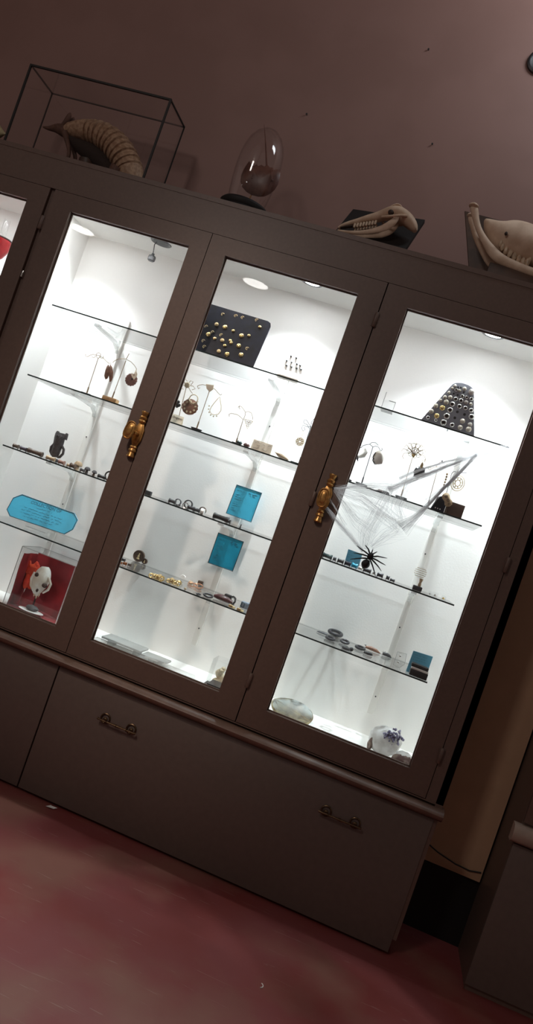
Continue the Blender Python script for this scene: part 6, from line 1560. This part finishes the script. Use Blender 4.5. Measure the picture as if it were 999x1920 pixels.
b.loft([(0.9492, -0.022, 1.3191, 0.0031, 0.004), (0.9516, -0.022, 1.3276, 0.0134, 0.014), (0.9534, -0.022, 1.338, 0.0178, 0.019), (0.9558, -0.022, 1.3497, 0.0145, 0.015), (0.9573, -0.022, 1.3578, 0.0066, 0.007)], 16, 0, 1)
part('abdomen', b, 'spider', spd, angle=80)
part('head', MB().loft([(0.9579, -0.022, 1.3591, 0.0066, 0.007), (0.9597, -0.022, 1.3695, 0.0116, 0.012), (0.9624, -0.022, 1.3802, 0.0108, 0.011), (0.9639, -0.022, 1.3884, 0.0054, 0.006)], 14, 0, 1), 'spider', spd, angle=80)
for kk in [[(0.9529, -0.022, 1.3769), (0.9354, -0.022, 1.3837), (0.9141, -0.022, 1.3892), (0.8988, -0.022, 1.3947)], [(0.9553, -0.022, 1.3821), (0.9462, -0.022, 1.3962), (0.9351, -0.022, 1.4032), (0.9274, -0.022, 1.407)], [(0.9529, -0.022, 1.3704), (0.9337, -0.022, 1.3701), (0.915, -0.022, 1.3678), (0.8948, -0.022, 1.3637)], [(0.9556, -0.022, 1.3626), (0.9361, -0.022, 1.3568), (0.9118, -0.022, 1.346), (0.8912, -0.022, 1.3365)], [(0.9689, -0.022, 1.3739), (0.9874, -0.022, 1.3826), (1.0058, -0.022, 1.3848), (1.0232, -0.022, 1.3877)], [(0.9683, -0.022, 1.3693), (0.9882, -0.022, 1.3677), (1.009, -0.022, 1.3632), (1.0272, -0.022, 1.36)], [(0.9678, -0.022, 1.3648), (0.9858, -0.022, 1.356), (1.0019, -0.022, 1.3466), (1.0189, -0.022, 1.3332)], [(0.9653, -0.022, 1.3596), (0.9789, -0.022, 1.3449), (0.9913, -0.022, 1.3277), (1.005, -0.022, 1.3066)]]:
    kk = [Vector(p) for p in kk]
    pts = [kk[0], kk[1]+Vector((0, -.016, 0)), kk[2]+Vector((0, -.012, 0)), kk[3]+Vector((0, .004, 0))]
    fine = []
    for i in range(3):
        for t in (0, .5): fine.append(pts[i].lerp(pts[i+1], t))
    fine.append(pts[3])
    part('leg', MB().tube(fine, [.0030, .0032, .0030, .0026, .0024, .0018, .0008], 7), 'spider', spd)
for kk in [[(0.9612, -0.024, 1.3841), (0.9617, -0.024, 1.3951), (0.9612, -0.024, 1.4025)], [(0.9657, -0.024, 1.3835), (0.9735, -0.024, 1.3917), (0.9799, -0.024, 1.3983)]]:
    part('feeler', MB().tube(kk, [.0026, .0024, .0012], 7), 'spider', spd)

# ------------------------------------------------------------------ light
def spot(name, loc, energy, col, size, blend, radius, tgt):
    l = bpy.data.lights.new(name, 'SPOT')
    l.energy = energy; l.color = col; l.spot_size = size; l.spot_blend = blend; l.shadow_soft_size = radius
    o = bpy.data.objects.new(name, l); COL.objects.link(o)
    o.location = loc
    o.rotation_euler = (Vector(tgt)-Vector(loc)).to_track_quat('-Z', 'Y').to_euler()
    return o
for lx, ly, lit in LAMPS:
    if lit:
        spot('case_spot', (lx, ly, 2.394), 70 if lx == -0.735 else 105, (0.87, 0.96, 1.0), math.radians(112), 0.9, 0.03, (lx, ly+0.06, 0.6))
# ceiling lamps of the room, behind the photographer; the doors reflect two of them
for i, (x, y) in enumerate(((-0.92, -3.50), (-2.62, -3.40), (2.6, -4.6))):
    r = thing('pendant_lamp', ('round pendant lamp hanging behind the photographer, nearest the middle of the room', 'round pendant lamp hanging toward the armadillo end of the room', 'round pendant lamp hanging toward the dark cabinet end of the room')[i], 'lamp', (x, y, 3.3), 'room pendant lamps')
    part('shade', MB().lathe([(0.118, 0.001), (0.128, 0.0), (0.13, 0.04), (0.10, 0.075), (0.02, 0.09), (0.0, 0.09)], (x, y, 3.3), 28, caps=False), 'lampmetal', r)
    part('diffuser', MB().lathe([(0.0, 0.002), (0.117, 0.002), (0.117, 0.006), (0, 0.006)], (x, y, 3.3), 28), 'lamp_room', r)
    part('rod', MB().tube([(x, y, 3.38), (x, y, 4.5)], 0.008, 8), 'lampmetal', r)
def area(name, loc, tgt, energy, col, sx, sy):
    l = bpy.data.lights.new(name, 'AREA'); l.energy = energy; l.color = col; l.shape = 'RECTANGLE'; l.size = sx; l.size_y = sy
    o = bpy.data.objects.new(name, l); COL.objects.link(o); o.location = loc
    o.rotation_euler = (Vector(tgt)-Vector(loc)).to_track_quat('-Z', 'Y').to_euler()
area('room_fill', (-1.2, -4.2, 4.3), (0.0, 0.0, 0.9), 25, (1.0, 0.90, 0.84), 0.6, 0.6)  # added fill that lifts the general room brightness
spot('door_fill_spot', (-0.9, -3.3, 4.25), 215, (1.0, 0.84, 0.72), math.radians(26), 1.0, 0.10, (0.05, 0.0, 1.45))  # added spot brightening the door fronts, no fixture known there
area('wall_light', (1.55, -0.25, 4.4), (1.1, 0.5, 3.95), 15, (0.88, 0.95, 1.0), 0.8, 0.4)

w = bpy.data.worlds.new('room_ambient'); scene.world = w; w.use_nodes = True
bg = w.node_tree.nodes['Background']
bg.inputs['Color'].default_value = (1.0, 0.80, 0.70, 1); bg.inputs['Strength'].default_value = 0.11

# ------------------------------------------------------------------ camera
cam = bpy.data.cameras.new('camera'); cam.sensor_fit = 'VERTICAL'; cam.sensor_height = 24.0
cam.lens = 1439.995/1920*24.0
cam.clip_start = 0.05
co = bpy.data.objects.new('camera', cam); COL.objects.link(co)
R = [[0.928266, -0.182932, -0.323818], [0.171132, 0.983114, -0.064813], [0.330207, 0.004748, 0.943897]]
m = Matrix(((R[0][0], R[0][2], -R[0][1], 1.0753), (R[1][0], R[1][2], -R[1][1], -3.0), (R[2][0], R[2][2], -R[2][1], 1.388), (0, 0, 0, 1)))
co.matrix_world = m
scene.camera = co

scene.view_settings.view_transform = 'Standard'
scene.view_settings.look = 'None'
scene.view_settings.exposure = 0.0
scene.view_settings.gamma = 1.0
scene.view_settings.use_curve_mapping = False
scene.cycles.use_denoising = True
scene.cycles.sample_clamp_indirect = 4.0
scene.cycles.transparent_max_bounces = 40
scene.cycles.max_bounces = 10
scene.cycles.diffuse_bounces = 8
scene.cycles.caustics_reflective = False
scene.cycles.caustics_refractive = False
